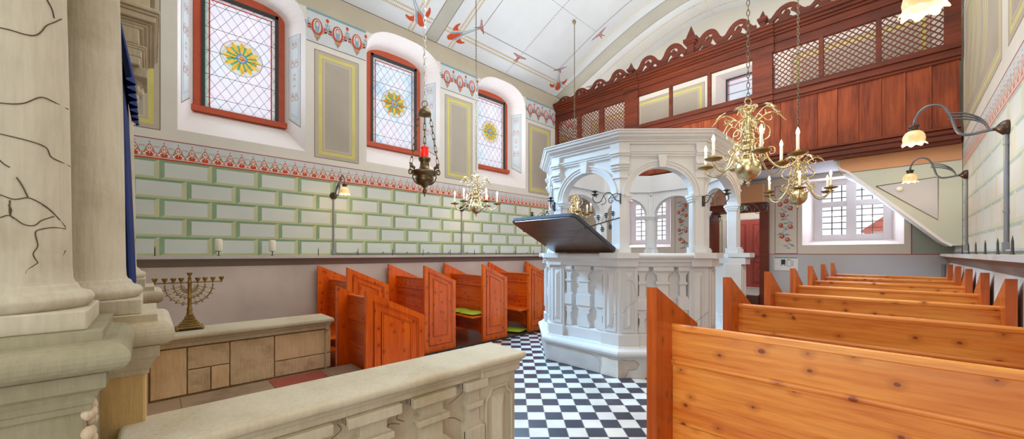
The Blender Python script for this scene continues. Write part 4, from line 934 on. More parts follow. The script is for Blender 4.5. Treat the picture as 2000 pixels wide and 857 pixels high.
# ------------------------------------------------------------------ slanted reading desk
dk = thing('slanted_reading_desk', 'large tilted dark wooden desk top with padded blue-grey edge resting on the platform parapet', 'reading desk', (-2.76, 3.85, 1.4))
E1, E0 = Vector((-2.76, 3.08, 1.765)), Vector((-2.76, 3.88, 1.405)); dv = (E1-E0); ln = dv.length; dv.normalize(); up = Vector((1, 0, 0)).cross(dv); up = -up if up.z < 0 else up
Td = Matrix((( 1, dv.x, up.x, E0.x), (0, dv.y, up.y, E0.y), (0, dv.z, up.z, E0.z), (0, 0, 0, 1)))
def rr(x0, x1, y0, y1, r, n=5):
    P = []
    for cx, cy, a in ((x1-r, y1-r, 0), (x0+r, y1-r, PI/2), (x0+r, y0+r, PI), (x1-r, y0+r, 1.5*PI)): P += arc(cx, cy, r, a, a+PI/2, n)
    return P
m = MB(Td); P = rr(-.455, .455, 0, ln, .06); m.prism([(x, y, .0) for x, y in P], (0, 0, .012)); m.build('desk_board', 'deskwood', dk, world=True)
m = MB(Td); P = rr(-.465, .465, -.01, ln+.01, .06); m.prism([(x, y, .012) for x, y in P], (0, 0, .035)); m.build('padded_top', 'pad', dk, bevel=.014, world=True)
m = MB(); m.box(-3.0, -2.5, 3.86, 4.0, 1.4, 1.42); m.build('support_cleat', 'deskwood', dk, world=True)

# wrought iron candle brackets on the piers, flowered stays to the desk
def bracket():
    r = thing('iron_candle_bracket', 'black wrought iron candle bracket', 'candle bracket', (0,0,0), 0, 'iron candle brackets on the reading platform')
    m = MB(); m.box(-.012, .0, -.02, .02, -.06, .06); m.build('wall_plate', 'iron', r)
    m = MB(); P = smooth_path([(0,0,-.03),(.05,0,-.01),(.09,0,.05),(.14,0,.07),(.19,0,.03),(.22,0,-.03),(.27,0,-.05),(.31,0,-.02),(.31,0,.03),(.28,0,.04),(.27,0,.01)], 5); m.tube(P, .0055, 6)
    m.tube(smooth_path([(0,0,.05),(.04,0,.06),(.1,0,.03),(.13,0,-.02),(.11,0,-.05),(.08,0,-.03)], 5), .005, 6); m.tube(smooth_path([(.19,0,.03),(.16,.0,-.02),(.18,0,-.06),(.22,0,-.07)], 5), .004, 6); m.build('scroll_arm', 'iron', r)
    m = MB(); m.lathe([(.006,-.01),(.01,.0),(.04,.012),(.046,.016),(.012,.02),(.011,.035),(.03,.046),(.042,.05),(.016,.053),(.014,.062)], 12, (.29,0,.03)); m.build('candle_cup', 'iron', r); return r
b0 = bracket(); first = True
spots = []
for j, z, nm in ((7, 2.02, 'on the front pier, window side of the slanted desk'), (0, 2.03, 'on the front pier by the checkered aisle'), (1, 2.0, 'on the entrance pier closer to the slanted desk'), (2, 2.02, 'on the far pier of the platform entrance'), (6, 1.98, 'on the pier facing the window wall'), (3, 1.98, 'on the rear pier facing the red door')):
    a = -PI/2+PI/4*j+PI/8; Rv = AU/math.cos(PI/8)+.004
    loc = (BX+Rv*math.cos(a), BY+Rv*math.sin(a)+(DY if 2 <= j <= 5 else 0), z); rz = a
    if j == 0: rz = a-1.1
    if j == 7: rz = a+.9
    o = b0 if first else dup(b0, loc); first = False
    o.location = loc; o.rotation_euler = (0, 0, rz); o['label'] = 'black iron candle bracket '+nm
def stay(p0, p1, label):
    r = thing('iron_stay_rod', label, 'iron rod', p0); m = MB(); p0 = Vector(p0); p1 = Vector(p1); d = p1-p0; m.tube([p0+d*(i/8) for i in range(9)]+[p1+Vector((.02, .01, -.015))], .007, 6); m.build('rod', 'iron', r, world=True)
    u = d.normalized(); side = Vector((0, 0, 1)).cross(u).normalized(); nn = u.cross(side)
    for t, s in ((.3, 1), (.36, -1), (.5, 1), (.56, -1), (.68, 1)):
        b = p0+d*t; m = MB(); q = b+nn*s*.07+u*.03; m.tube(smooth_path([b, b+nn*s*.03+u*.03, q]), .004, 5)
        for k in range(6): a = 2*PI*k/6; c_ = q+(u*math.cos(a)+nn*math.sin(a))*.022; m.sphere(c_, .013, 8, 0, .6)
        m.sphere(q, .011, 8); m.build('iron_flower', 'iron', r, world=True)
stay((-2.31, 3.28, 1.665), (-2.27, 4.0, 1.83), 'flowered black iron rod holding the desk edge nearest the checkered aisle'); stay((-3.21, 3.28, 1.665), (-3.22, 4.0, 1.83), 'flowered black iron rod holding the desk edge nearest the windows')
# ------------------------------------------------------------------ stone ark at the front
ak = thing('stone_ark', 'weathered sandstone ark frontage with cracked round columns on tall moulded pedestals', 'ark', (-2.82, -.3, 0))
def kp(name, m, mats='stone', bevel=.006): return m.build(name, mats, ak, bevel=bevel, world=True)
m = MB(); m.box(-4.3, -1.35, -.66, -.52, 0, 3.6); kp('back_slab', m)
PED = [(-1.68, -.30, 1), (-2.06, -.19, 0), (-3.58, -.19, 0), (-3.96, -.30, 0)]
for i, (cx, cy, crack) in enumerate(PED):
    w = .18; dz = 0 if i == 0 else -.012; zt = 1.195+dz; x0, x1, y0, y1 = cx-w, cx+w, -.53, cy+w; cy += .016 if i == 0 else .006; es = 1 if i == 0 else .82; rk = 0 if i == 0 else -.003
    m = MB(); m.box(x0, x1, y0, y1, .12, 1.0+dz); m.box(x0-.03, x1+.03, y0, y1+.03, 0, .16); kp('pedestal_die', m, 'stone_ped2' if i else 'stone_ped', .008)
    m = MB()
    L = [(0, .985), (.009, .985), (.009, 1.0), (.013, 1.004), (.016, 1.02), (.024, 1.036), (.036, 1.046), (.036, 1.084), (.03, 1.088)]+[(.034+.05*math.sin(PI*t/10)**.8*es, 1.128-.04*math.cos(PI*t/10)) for t in range(0, 11)]+[(.03, 1.17), (.03, zt-dz), (0, zt-dz)]
    for a, b in (((x1, 1), (y0, y1)),):
        P = [(x1+o, y0, z+dz) for o, z in L]; Q = [(x1+o, y1+o, z+dz) for o, z in L]; R2 = [(x0-o, y1+o, z+dz) for o, z in L]; S2 = [(x0-o, y0, z+dz) for o, z in L]; n = len(L)
        for A_, B_ in ((P, Q), (Q, R2), (R2, S2)): m.add(A_+B_, [(j, j+1, n+j+1, n+j) for j in range(n-1)])
    m.box(x0, x1, y0, y1, 1.09+dz, zt+.0)
    kp('pedestal_cornice', m, 'stone_ped' if i == 0 else 'stone', 0)
    m = MB(); q = .163; m.box(cx-q, cx+q, cy-q, cy+q, zt, zt+.052); m.lathe([(.15, .052), (.162, .064), (.166, .08), (.158, .094), (.142, .1), (.136, .106), (.132, .118), (.124, .122)], 36, (cx, cy, zt)); kp('column_base', m, 'stone_col', .004)
    m = MB(); H_ = 2.40-zt-.12; m.lathe([(.128+rk, 0), (.123+rk, .012), (.121+rk, .05)]+[(.12+rk-.016*(t/8)**1.6, .05+(H_-.05)*t/8) for t in range(1, 9)], 40, (cx, cy, zt+.12))
    sh = kp('column_shaft', m, 'stone_col', 0)
    if crack:
        def cr(pts, w=.0014):
            mm = MB(); q = []
            for a, z in pts: r = .1203-.016*max(0, (z-zt-.17)/1.1)**1.6; q.append((cx+r*math.cos(a), cy+r*math.sin(a), z))
            mm.tube(smooth_path(q, 5), w, 5); mm.build('crack_line', 'crack', sh)
        A_ = lambda d: math.radians(d)
        for pts in [[(6, 1.964), (15, 1.966), (26, 1.967), (35, 1.974), (41, 1.99), (47, 2.014), (57, 2.035), (69, 2.058)], [(48, 2.086), (54, 2.068), (57, 2.046)], [(6, 1.775), (16, 1.779), (26, 1.789), (37, 1.811), (44, 1.817), (55, 1.814), (80, 1.813)], [(6, 1.698), (18, 1.695), (30, 1.692), (40, 1.688), (46, 1.681), (50, 1.662), (61, 1.655), (84, 1.651)], [(6, 1.634), (10, 1.623), (14, 1.617)], [(19, 1.594), (24, 1.57), (28, 1.544)], [(7, 1.546), (17, 1.537), (28, 1.544), (38, 1.534), (48, 1.518), (60, 1.493)], [(14, 1.534), (14, 1.5), (17, 1.488)], [(7, 1.489), (14, 1.495), (24, 1.475), (33, 1.473), (40, 1.488), (53, 1.501)], [(14, 1.495), (15, 1.51), (13, 1.522)], [(41, 1.529), (51, 1.512), (70, 1.474)], [(70, 1.469), (51, 1.47), (36, 1.461), (34, 1.448), (36, 1.42), (32, 1.398), (36, 1.375)], [(36, 1.375), (27, 1.356), (27, 1.341), (38, 1.329), (18, 1.313), (7, 1.342)], [(69, 1.408), (52, 1.349)]]: cr([(A_(d), z) for d, z in pts])
    m = MB(); m.lathe([(.1, 0), (.112, .01), (.1, .02), (.104, .05), (.118, .1), (.15, .135), (.15, .14)], 24, (cx, cy, 2.40))
    for k in range(12):
        a = 2*PI*k/12
        for zz, rr_, sc_ in ((.04, .112, 1), (.085, .128, 1.15)):
            c_ = Vector((cx+rr_*math.cos(a+zz*6), cy+rr_*math.sin(a+zz*6), 2.40+zz)); m.sphere(c_, .026*sc_, 8, 0, 1.3); m.sphere(c_+Vector((math.cos(a)*.016, math.sin(a)*.016, .022)), .014, 6)
    m.box(cx-.165, cx+.165, cy-.165, cy+.172, 2.54, 2.6); kp('capital', m, 'stone_col', .006)
for xa, xb in ((-4.16, -3.38), (-2.26, -1.48)):
    m = MB(); yb = -.0
    for z0, z1, o in ((2.6, 2.65, -.045), (2.65, 2.7, -.038), (2.7, 2.715, -.025), (2.715, 2.73, -.015), (2.73, 2.83, -.05), (2.83, 2.85, -.03), (2.85, 2.87, -.01), (2.87, 2.885, .008), (2.885, 2.925, .028), (2.925, 2.945, .036), (2.945, 2.97, .047), (2.97, 3.3, .0), (3.3, 3.6, .03)): m.box(xa-max(0, o), xb+max(0, o), -.53, yb+o, z0, z1)
    kp('entablature', m, 'stone')
m = MB()
for z0, z1, o in ((2.72, 2.86, 0), (2.86, 2.92, .04), (2.92, 3.1, .07)): m.box(-3.4, -2.24, -.53, -.3+o, z0, z1)
kp('lintel', m)
m = MB(); random.seed(5)
for k in range(34):
    z = 1.0-.026*k; r_ = .010+.008*random.random()+(.012 if k % 7 in (0, 1) and k > 9 else 0); m.sphere((-1.52+.02*random.uniform(-1, 1), -.118, z), r_, 14, 0, 1.2)
    m.sphere((-1.57+.03*random.uniform(-1, 1), -.119, z+.01), r_*.9, 12, 0, 1.3)
kp('carved_volute', m, 'stone_carved', 0)
# curtain of the ark
cu = thing('ark_curtain', 'dark blue velvet curtain with a flared valance hanging in the stone ark', 'curtain', (-2.8, -.1, 1.22))
def drape(x0, x1, zt, zb, yt, yb, amp, n, fl=0):
    m = MB(); N = 90; R_ = 10; vs_ = []
    for j in range(R_+1):
        t = j/R_
        for i in range(N+1):
            u = i/N; x = x0+(x1-x0)*u; x = x+(u-.5)*fl*t
            vs_.append((x, yt+(yb-yt)*t+amp*(.5+.5*t)*math.sin(u*n*2*PI+.4*math.sin(7*u)), zt+(zb-zt)*t))
    m.add(vs_, [(j*(N+1)+i, j*(N+1)+i+1, (j+1)*(N+1)+i+1, (j+1)*(N+1)+i) for j in range(R_) for i in range(N)], 0, True); return m
drape(-3.15, -2.43, 2.35, 1.23, -.10, -.07, .013, 9).build('hanging', 'velvet', cu, world=True)
drape(-3.2, -2.42, 2.62, 2.18, -.13, -.062, .016, 7, .1).build('valance', 'velvet', cu, world=True)
m = MB(); m.tube([(-3.3, -.13, 2.4), (-2.3, -.13, 2.4)], .012, 8); m.build('curtain_rod', 'brass_old', cu, world=True)

# raised stone floor in front of the ark
m = MB(); m.box(-3.74, -1.9, -.5, 1.42, .2, .325); m.box(-3.74, -1.9, 1.42, 1.72, 0, .16)
for a, b, c, e, k in ((-3.71, -3.36, .72, 1.13, 1), (-3.71, -3.2, .16, .7, 0), (-3.33, -2.7, .72, 1.4, 0), (-3.17, -2.6, .0, .7, 0), (-2.67, -1.95, .72, 1.4, 0), (-2.57, -1.95, -.1, .7, 0), (-3.71, -3.36, 1.15, 1.4, 0)): m.box(a, b, c, e, .32, .33, k)
struct(m.build('floor.002', ['stone_floor', 'red_slab'], bevel=.003))

# balustrades
def balustrade(x0, x1, y0, y1, label, near):
    r = thing('stone_balustrade', label, 'balustrade', ((x0+x1)/2, (y0+y1)/2, 0)); b = lambda n, m, mt='stone', bv=.006: m.build(n, mt, r, bevel=bv, world=True)
    m = MB(); ye = y1-(.33 if near else .07)
    m.box(x0, x1, y0, y1, .757, .8); o = b('coping', m, 'stone', .019); o.modifiers[0].segments = 4
    m = MB(); m.box(x0+.03, x1-.03, y0, y1-.03, .735, .76); m.box(x0+.045, x1-.045, y0, y1-.045, .7, .737); m.box(x0+.02, x1-.02, ye-.01, y1-.02, .737, .762); m.box(x0+.032, x1-.032, ye, y1-.032, .69, .74); b('fascia', m)
    m = MB(); m.box(x0+.09, x1-.1, y0, ye+.05, .05, .7); b('backing_panel', m, 'stone_back' if near else 'stone_block')
    m = MB(); m.box(x0+.03, x1-.03, y0, y1-.03, 0, .1); m.box(x0+.05, x1-.05, y0, y1-.05, .1, .13); b('foot_course', m)
    m = MB(); m.box(x0+.055, x1-.055, ye, y1-.055, .1, .7)
    for xs_, sg in ((x1-.055, 1), (x0+.055, -1)):
        
        if not near: continue
        a, c = ye+.04, y1-.09; mid = (a+c)/2
        def px_(yy0, yy1, z0, z1, d): m.box(min(xs_, xs_+sg*d), max(xs_, xs_+sg*d), yy0, yy1, z0, z1)
        fr = [(a, .17), (c, .17), (c, .56), (c-.03, .585), (c-.045, .62), (a+.045, .62), (a+.03, .585), (a, .56)]
        m.ribbon([(xs_, y, z) for y, z in fr+[fr[0]]], .014, (sg*.014, 0, 0))
        q = [(xs_, a+.05, .2), (xs_, c-.05, .2), (xs_, c-.05, .57), (xs_, a+.05, .57), (xs_+sg*.035, mid, .26), (xs_+sg*.035, mid, .51)]; m.add(q, [(0, 1, 4), (1, 2, 5, 4), (2, 3, 5), (3, 0, 4, 5)])
    b('end_pier', m, 'stone', .005)
    if near:
        Bq = [(.09, .12), (.09, .2), (.06, .23), (.055, .26), (.085, .29), (.1, .31), (.1, .43), (.09, .45), (.062, .47), (.06, .545), (.078, .552), (.088, .565), (.088, .578), (.075, .59), (.062, .597), (.062, .632), (.08, .645), (.11, .655), (.122, .66), (.122, .7)]
        for yc in (1.03, .725, .42, 1.335):
            f = 1 if yc < 1.3 else .62; yy = yc if yc < 1.3 else 1.295
            for xs_, sg in ((x1-.1, 1),):
                m = MB(); m.prism([(xs_, yy-w*f, z) for w, z in Bq]+[(xs_, yy+w*f, z) for w, z in Bq[::-1]], (.05, 0, 0)); ex = [(.122, .655, .7), (.09, .55, .58), (.1, .3, .44)]
                for w_, z0, z1 in ex: m.box(xs_+.04, xs_+.085 if z0 > .6 else xs_+.072, yy-w_*f, yy+w_*f, z0, z1)
                b('baluster', m, 'stone', .003)
        m = MB(); X_ = x1-.098
        for pts in ([(.87,.7),(.865,.66),(.875,.63),(.86,.6),(.9,.575)], [(.875,.57),(.82,.585),(.8,.54)], [(1.16,.585),(1.22,.61),(1.26,.635)], [(1.14,.52),(1.2,.5),(1.24,.47)], [(.55,.6),(.6,.63),(.585,.66)]):
            m.tube(smooth_path([(X_, y, z) for y, z in pts], 4), .0013, 4)
        b('crack_line', m, 'crack', 0)
    else:
        X_ = x1-.1; blocks = [(.0, .2, .335, .69, 0), (.205, .46, .52, .69, 1), (.205, .34, .335, .515, 1), (.345, .46, .335, .515, 0), (.465, .77, .335, .69, 1), (.775, 1.23, .47, .69, 0), (.775, 1.23, .335, .465, 1)]
        for a, c, z0, z1, k in blocks: m = MB(); m.box(X_, X_+.03, a+.001, c-.001, z0, z1-.002); b('wall_block', m, 'stone_block2' if k else 'stone_block', .004)
    return r
balustrade(-1.95, -1.6, -.08, 1.67, 'broad stone balustrade with relief balusters and end pier beside the checkered aisle', True)
balustrade(-4.05, -3.68, -.01, 1.245, 'stone balustrade of patched blocks with the brass candelabrum standing on it', False)

# menorah with nine cups
me_ = thing('brass_candelabrum', 'nine-branched dark brass candelabrum on the stone balustrade below the windows', 'candelabrum', (-3.9, .225, .8), PI/2)
m = MB(); 
for sx in (-1, 1):
    for sy in (-1, 1): m.sphere((sx*.075, sy*.05, .013), .014, 8)
m.box(-.085, .085, -.06, .06, .015, .03); m.build('foot_plate', 'brass_old', me_, bevel=.004)
m = MB()
for z0, z1, w in ((.03, .045, .066), (.045, .06, .055), (.06, .08, .043), (.08, .105, .032), (.105, .125, .022)): m.box(-w, w, -w*.72, w*.72, z0, z1)
m.build('stepped_base', 'brass_old', me_, bevel=.004)
m = MB(); m.lathe([(.022, .12), (.016, .14), (.019, .16), (.013, .18), (.012, .24), (.017, .25), (.012, .26), (.012, .36), (.017, .37), (.011, .385), (.01, .405), (.014, .41)], 10); m.tube([(-.2, 0, .372), (.2, 0, .372)], .0055, 6); m.build('stem', 'brass_old', me_)
def cup(x, z): m = MB(); m.lathe([(.004, -.012), (.007, -.004), (.005, .002), (.012, .012), (.018, .03), (.019, .034), (.013, .03), (.011, .02)], 12, (x, 0, z)); return m.build('candle_cup', 'brass_old', me_)
for R_, zc in ((.05, .355), (.095, .355), (.145, .355)):
    for sg in (-1, 1):
        m = MB(); P = [(sg*R_*math.sin(a), 0, zc-(R_*.98+.01)*math.cos(a)+.0) for a in [PI/2*i/12 for i in range(13)]]; P = [(max(0.012, abs(x))*sg, y, z) for x, y, z in P]; m.tube(P, .0045, 6)
        for k in range(2, 12, 2):   # leafy scrolls along the branch
            x, y, z = P[k]; a = PI/2*k/12; nx, nz = math.sin(a)*sg, -math.cos(a)
            for s2 in (-1, 1): m.tube(smooth_path([(x, 0, z), (x+nx*s2*.012+sg*.006, 0, z+nz*s2*.012), (x+nx*s2*.016-sg*.004, 0, z+nz*s2*.014), (x+nx*s2*.009-sg*.004, 0, z+nz*s2*.008)], 3), .0028, 5)
        m.build('branch', 'brass_old', me_); cup(sg*R_, .374)
for sg in (-1, 1): cup(sg*.2, .376)
cup(0, .415)

# ------------------------------------------------------------------ benches
def bench(name, label, L, peak, low, depth, off, top, mid, bm_, em, group, face, seat=True, bottom=.1):
    r = thing(name, label, 'bench', (0,0,0), 0, group); th = .045
    for s, (x0, x1) in enumerate(((0, th), (L-th, L))):
        m = MB(); P = [(0, 0), (0, peak), (depth, low), (depth, 0)]; m.prism([(x0, y, z) for y, z in P], (x1-x0, 0, 0))
        e = m.build('end_panel', em, r, bevel=.004)
        if face and ((face > 0 and s == 1) or (face < 0 and s == 0)):
            X_ = x1+.001 if face > 0 else x0-.001; d = .007*face
            def ins(k, b): sl_ = (peak-low)/depth; return [(k, b), (k, peak-sl_*k-k*.9), (depth-k, peak-sl_*(depth-k)-k*.9), (depth-k, b)]
            m = MB()
            for k, b, w, mt in ((.065, .1, .007, 1), (.076, .111, .009, 0), (.135, .22, .006, 1), (.144, .229, .012, 0)):
                q = ins(k, b); m.ribbon([(X_, y, z) for y, z in q+[q[0]]], w, (d if mt == 0 else d*.25, 0, 0), mt)
            m.prism([(X_, y, z) for y, z in ins(.155, .24)], (d*.6, 0, 0), 0)
            m.build('raised_field', [em, 'groove'], r, bevel=.002)
    a, b = th, L-th
    m = MB(); m.box(a, b, off, off+.03, mid, top-.012); m.build('upper_board', bm_, r)
    lo = bottom; n = 3 if mid-lo > .5 else 2; hgt = (mid-.02-lo)/n
    for k in range(n): m = MB(); m.box(a, b, off+.004, off+.03, lo+hgt*k+.0007, lo+hgt*(k+1)-.0007); m.build('lower_board', bm_, r, bevel=.002)
    m = MB(); m.tube([(a, off+.012, top-.01), (b, off+.012, top-.01)], .018, 12); m.box(a, b, off-.006, off+.05, top-.018, top-.004); m.build('top_rail', bm_, r)
    m = MB(); m.tube([(a, off+.004, mid-.004), (b, off+.004, mid-.004)], .0135, 10); m.box(a, b, off-.003, off+.02, mid-.022, mid-.006); m.build('moulding', bm_, r)
    if seat:
        m = MB(); m.box(a, b, off-.34, off, .385, .41); m.build('seat', bm_, r, bevel=.005)
        m = MB()
        for x in (a+.12, b-.15): m.prism([(x, off-.3, .385), (x, off, .385), (x, off, .1), (x, off-.06, .1), (x, off-.08, .3)], (.03, 0, 0))
        m.build('seat_bracket', em, r)
    return r
RN = 7
rb = bench('pine_bench', '', 1.235, 1.254, 1.04, .465, .156, 1.07, .91, 'pine', 'pine_end', 'orange pine benches on the lamp side of the hall', 0)
for k in range(RN):
    o = rb if k == 0 else dup(rb, None); o.location = (-.78, 1.57+1.005*k, 0)
    o['label'] = ['orange pine bench in the long row by the bracket lamps, nearest to the viewer', 'orange pine bench in the long row, second from the nearest', 'orange pine bench in the long row, third from the nearest', 'orange pine bench in the middle of the long row, fourth of seven', 'orange pine bench in the long row, third before the barred window wall', 'orange pine bench in the long row, second before the barred window wall', 'orange pine bench in the long row, farthest and closest to the barred window wall'][k]
lb = bench('pine_stall', '', 1.12, 1.227, .995, .52, .14, 1.03, .872, 'pine_red', 'pine_red_end', 'red-orange pine benches below the painted window wall', 1)
nmL = ['first of the row behind the small bench', 'second of the row', 'third, lime cushions on its seat', 'fourth, lime cushion on the floor before it', 'last, half hidden by the white platform']
for k in range(5):
    o = lb if k == 0 else dup(lb, None); o.location = (-5.7, 1.69+1.043*k, .004); o['label'] = 'red-orange pine bench under the painted ashlar wall, '+nmL[k]
sb = bench('small_pine_bench', 'small low pine bench with panelled end standing at the patched stone balustrade', .74, 1.075, .81, .565, .11, .985, .76, 'pine_red', 'pine_red_end', None, 1, seat=False); sb.location = (-3.93, 1.335, 0)
def cushion(label, loc, rz, sx=.34, sy=.3, tilt=0):
    m = MB(); n = 14; vs_ = []
    for s in (1, -1):
        for j in range(n+1):
            for i in range(n+1):
                u, v = i/n*2-1, j/n*2-1; h = (max(0, 1-abs(u)**4)*max(0, 1-abs(v)**4))**.5; q = 1-.06*(u*u*v*v)
                vs_.append((u*sx/2*q, v*sy/2*q, .024+s*.024*h))
    f = lambda s, j, i: s*(n+1)**2+j*(n+1)+i
    m.add(vs_, [(f(s, j, i), f(s, j, i+1), f(s, j+1, i+1), f(s, j+1, i)) for s in (0, 1) for j in range(n) for i in range(n)], 0, True)
    o = m.build('seat_cushion', 'cushion'); o.location = loc; o.rotation_euler = (tilt, 0, rz); return tag(o, label, 'cushion', 'lime green seat cushions')
cushion('lime green cushion on the third painted-wall bench seat, nearer the aisle', (-4.83, 3.765, .415), .08); cushion('lime green cushion on the third painted-wall bench seat, nearer the wall', (-5.2, 3.77, .415), -.06)
cushion('lime green cushion lying on the dark floor below the fourth painted-wall bench', (-4.86, 4.72, .006), .3, .42, .36)

# ------------------------------------------------------------------ chandeliers
def chandelier():
    r = thing('brass_chandelier', '', 'chandelier', (0,0,0), 0, 'brass candle chandeliers')
    m = MB(); m.chain((0, 0, .585), (0, 0, 3.86), .055, .0034, .011); m.build('chain', 'chain', r)
    m = MB(); m.lathe([(.012, 3.83), (.03, 3.845), (.034, 3.865), (.02, 3.89)], 14); m.build('ceiling_rose', 'brass_old', r)
    m = MB(); m.lathe([(.002, -.15), (.008, -.145), (.005, -.137), (.014, -.13), (.016, -.122), (.008, -.114), (.02, -.104), (.024, -.096), (.03, -.092)]+[(.096*math.sin(PI*i/16), -.096*math.cos(PI*i/16)) for i in range(2, 15)]+[(.03, .094), (.028, .1), (.042, .105), (.046, .115), (.034, .125), (.03, .14), (.046, .15), (.05, .165), (.03, .18), (.034, .2), (.044, .215), (.05, .23), (.04, .25), (.03, .27), (.042, .28), (.046, .29), (.028, .3), (.022, .33), (.026, .37), (.022, .41), (.034, .42), (.036, .43), (.022, .44), (.026, .47), (.05, .485), (.056, .495), (.05, .505), (.024, .51), (.014, .52), (.004, .53)], 24); m.build('stem', 'brass', r)
    m = MB(); m.tube([(.032*math.cos(2*PI*i/16), 0, .555+.032*math.sin(2*PI*i/16)) for i in range(16)], .005, 6, closed=True); m.build('top_ring', 'brass', r)
    arm = MB(); arm.tube(smooth_path([(.04,0,.14),(.085,0,.165),(.12,0,.13),(.145,0,.06),(.19,0,-.005),(.245,0,-.035),(.295,0,-.02),(.325,0,.01),(.335,0,.045)], 5), .0072, 8)
    arm.tube(smooth_path([(.05,0,.11),(.075,0,.05),(.11,0,.05),(.12,0,.085),(.095,0,.105),(.08,0,.085),(.092,0,.072)], 5), .005, 6); arm.tube(smooth_path([(.12,0,.12),(.15,0,.15),(.185,0,.135),(.185,0,.1),(.16,0,.09),(.15,0,.11)], 5), .0045, 6)
    arm.tube(smooth_path([(.045,0,.17),(.07,0,.215),(.105,0,.21),(.105,0,.175),(.08,0,.175)], 5), .0045, 6)
    pan = MB(); pan.lathe([(.006, .04), (.012, .044), (.03, .047), (.056, .054), (.066, .062), (.067, .066), (.055, .059), (.018, .054), (.016, .075), (.018, .082), (.016, .088), (.013, .089)], 20, (.335, 0, 0))
    can = MB(); can.lathe([(.0115, .08), (.0115, .2), (.006, .203)], 12, (.335, 0, 0)); bu = MB(); bu.lathe([(.006, .2), (.011, .212), (.013, .224), (.0095, .24), (.004, .254), (.0008, .262)], 12, (.335, 0, 0))
    up = MB(); up.tube(smooth_path([(.03,0,.29),(.06,0,.235),(.105,0,.225),(.15,0,.26),(.155,0,.32),(.115,0,.355),(.075,0,.33),(.075,0,.285),(.11,0,.275)], 5), .0048, 6)
    up.tube(smooth_path([(.03,0,.42),(.07,0,.40),(.11,0,.43),(.165,0,.455),(.22,0,.43),(.27,0,.375)], 5), [.0055-.0022*i/25 for i in range(26)], 6); up.tube(smooth_path([(.1,0,.425),(.14,0,.39),(.17,0,.40),(.165,0,.43)], 5), .004, 6)
    up.tube(smooth_path([(.03,0,.36),(.055,0,.33),(.06,0,.38),(.04,0,.4)], 4), .0045, 6)
    st = MB(); T_ = Matrix.Translation((.205, 0, .452)) @ Matrix.Rotation(.7, 4, 'Y'); st.T = T_
    pts = [((.042 if i % 2 == 0 else .017)*math.cos(PI*i/6)*1.3, 1.3*(.042 if i % 2 == 0 else .017)*math.sin(PI*i/6)) for i in range(12)]
    st.add([(x, y, 0) for x, y in pts]+[(0, 0, .014), (0, 0, -.008)], [(i, (i+1) % 12, 12) for i in range(12)]+[(i, (i+1) % 12, 13) for i in range(12)])
    fl_ = MB(); fl_.T = Matrix.Translation((.05, 0, .5))
    for i in range(7): a = 2*PI*i/7; fl_.sphere((.016*math.cos(a), .016*math.sin(a), .008*math.sin(2*a)), .011, 8)
    fl_.sphere((0, 0, .01), .012, 8)
    A0 = U0 = None
    for k in range(6):
        if k == 0:
            A0 = arm.build('arm', 'brass', r); pan.build('drip_pan', 'brass_old', A0); can.build('candle_sleeve', 'candle_sleeve', A0); bu.build('flame_bulb', 'bulb', A0)
            U0 = up.build('scroll_branch', 'brass', r); st.build('star_flower', 'brass', U0)
            o, u = A0, U0
        else: o = dup(A0, None, parent=r); u = dup(U0, None, parent=r)
        o.rotation_euler = (0, 0, 2*PI*k/6); u.rotation_euler = (0, 0, 2*PI*(k+.5)/6)
    for k in range(4):
        o = fl_.build('leaf_flower', 'brass', r) if k == 0 else f0.copy()
        if k == 0: f0 = o
        else: COL.objects.link(o); o.parent = r
        o.rotation_euler = (0, 0, PI/2*k+.4)
    return r
cA = chandelier(); CH = [(-.895, 3.59, 2.105, 1.02, 'large brass chandelier hanging over the pine benches, closest to the viewer'), (-.89, 5.71, 2.09, .72, 'brass chandelier in front of the barred window, behind the closest one'), (-4.7, 3.73, 2.125, .85, 'brass chandelier hanging before the painted ashlar wall near the eternal light'), (-4.53, 6.08, 2.13, .3, 'brass chandelier seen through the arch above the slanted desk')]
for i, (x, y, z, rz, lab) in enumerate(CH):
    o = cA if i == 0 else dup(cA, None); o.location = (x, y, z); o.rotation_euler = (0, 0, rz); o['label'] = lab

# ------------------------------------------------------------------ eternal light
el = thing('eternal_light', 'hanging dark bronze lamp with a red glass on three ornate chains', 'hanging lamp', (-2.8, 1.67, 2.05), .5)
m = MB(); m.chain((0, 0, .635), (0, 0, 4.42), .05, .0035, .011); m.build('chain', 'chain_pale', el)
m = MB(); m.tube([(.026*math.cos(2*PI*i/16), 0, .61+.026*math.sin(2*PI*i/16)) for i in range(16)], .0035, 6, closed=True); m.lathe([(.055, .515), (.057, .525), (.05, .545), (.034, .565), (.012, .578), (.008, .59), (1e-4, .592)], 24); m.build('top_dish', 'bronze', el)
m = MB(); m.lathe([(.001, -.175), (.006, -.165), (.004, -.15), (.015, -.14), (.019, -.125), (.014, -.112), (.007, -.107), (.01, -.1), (.02, -.09), (.022, -.084), (.045, -.072), (.07, -.05), (.078, -.03), (.076, -.012), (.07, -.002), (.09, .006), (.112, .02), (.115, .034), (.1, .042), (.07, .05), (.05, .06), (.04, .08), (.036, .11), (.036, .118), (.046, .128), (.05, .142), (.052, .152), (.045, .156), (.03, .155), (.001, .154)], 32); m.build('bowl', 'bronze', el)
m = MB(); m.lathe([(.031, .154), (.033, .158), (.033, .22), (.03, .226), (.032, .232), (.036, .236), (.036, .244), (.03, .244), (.028, .2), (.001, .198)], 24); m.build('red_glass', 'redglass', el)
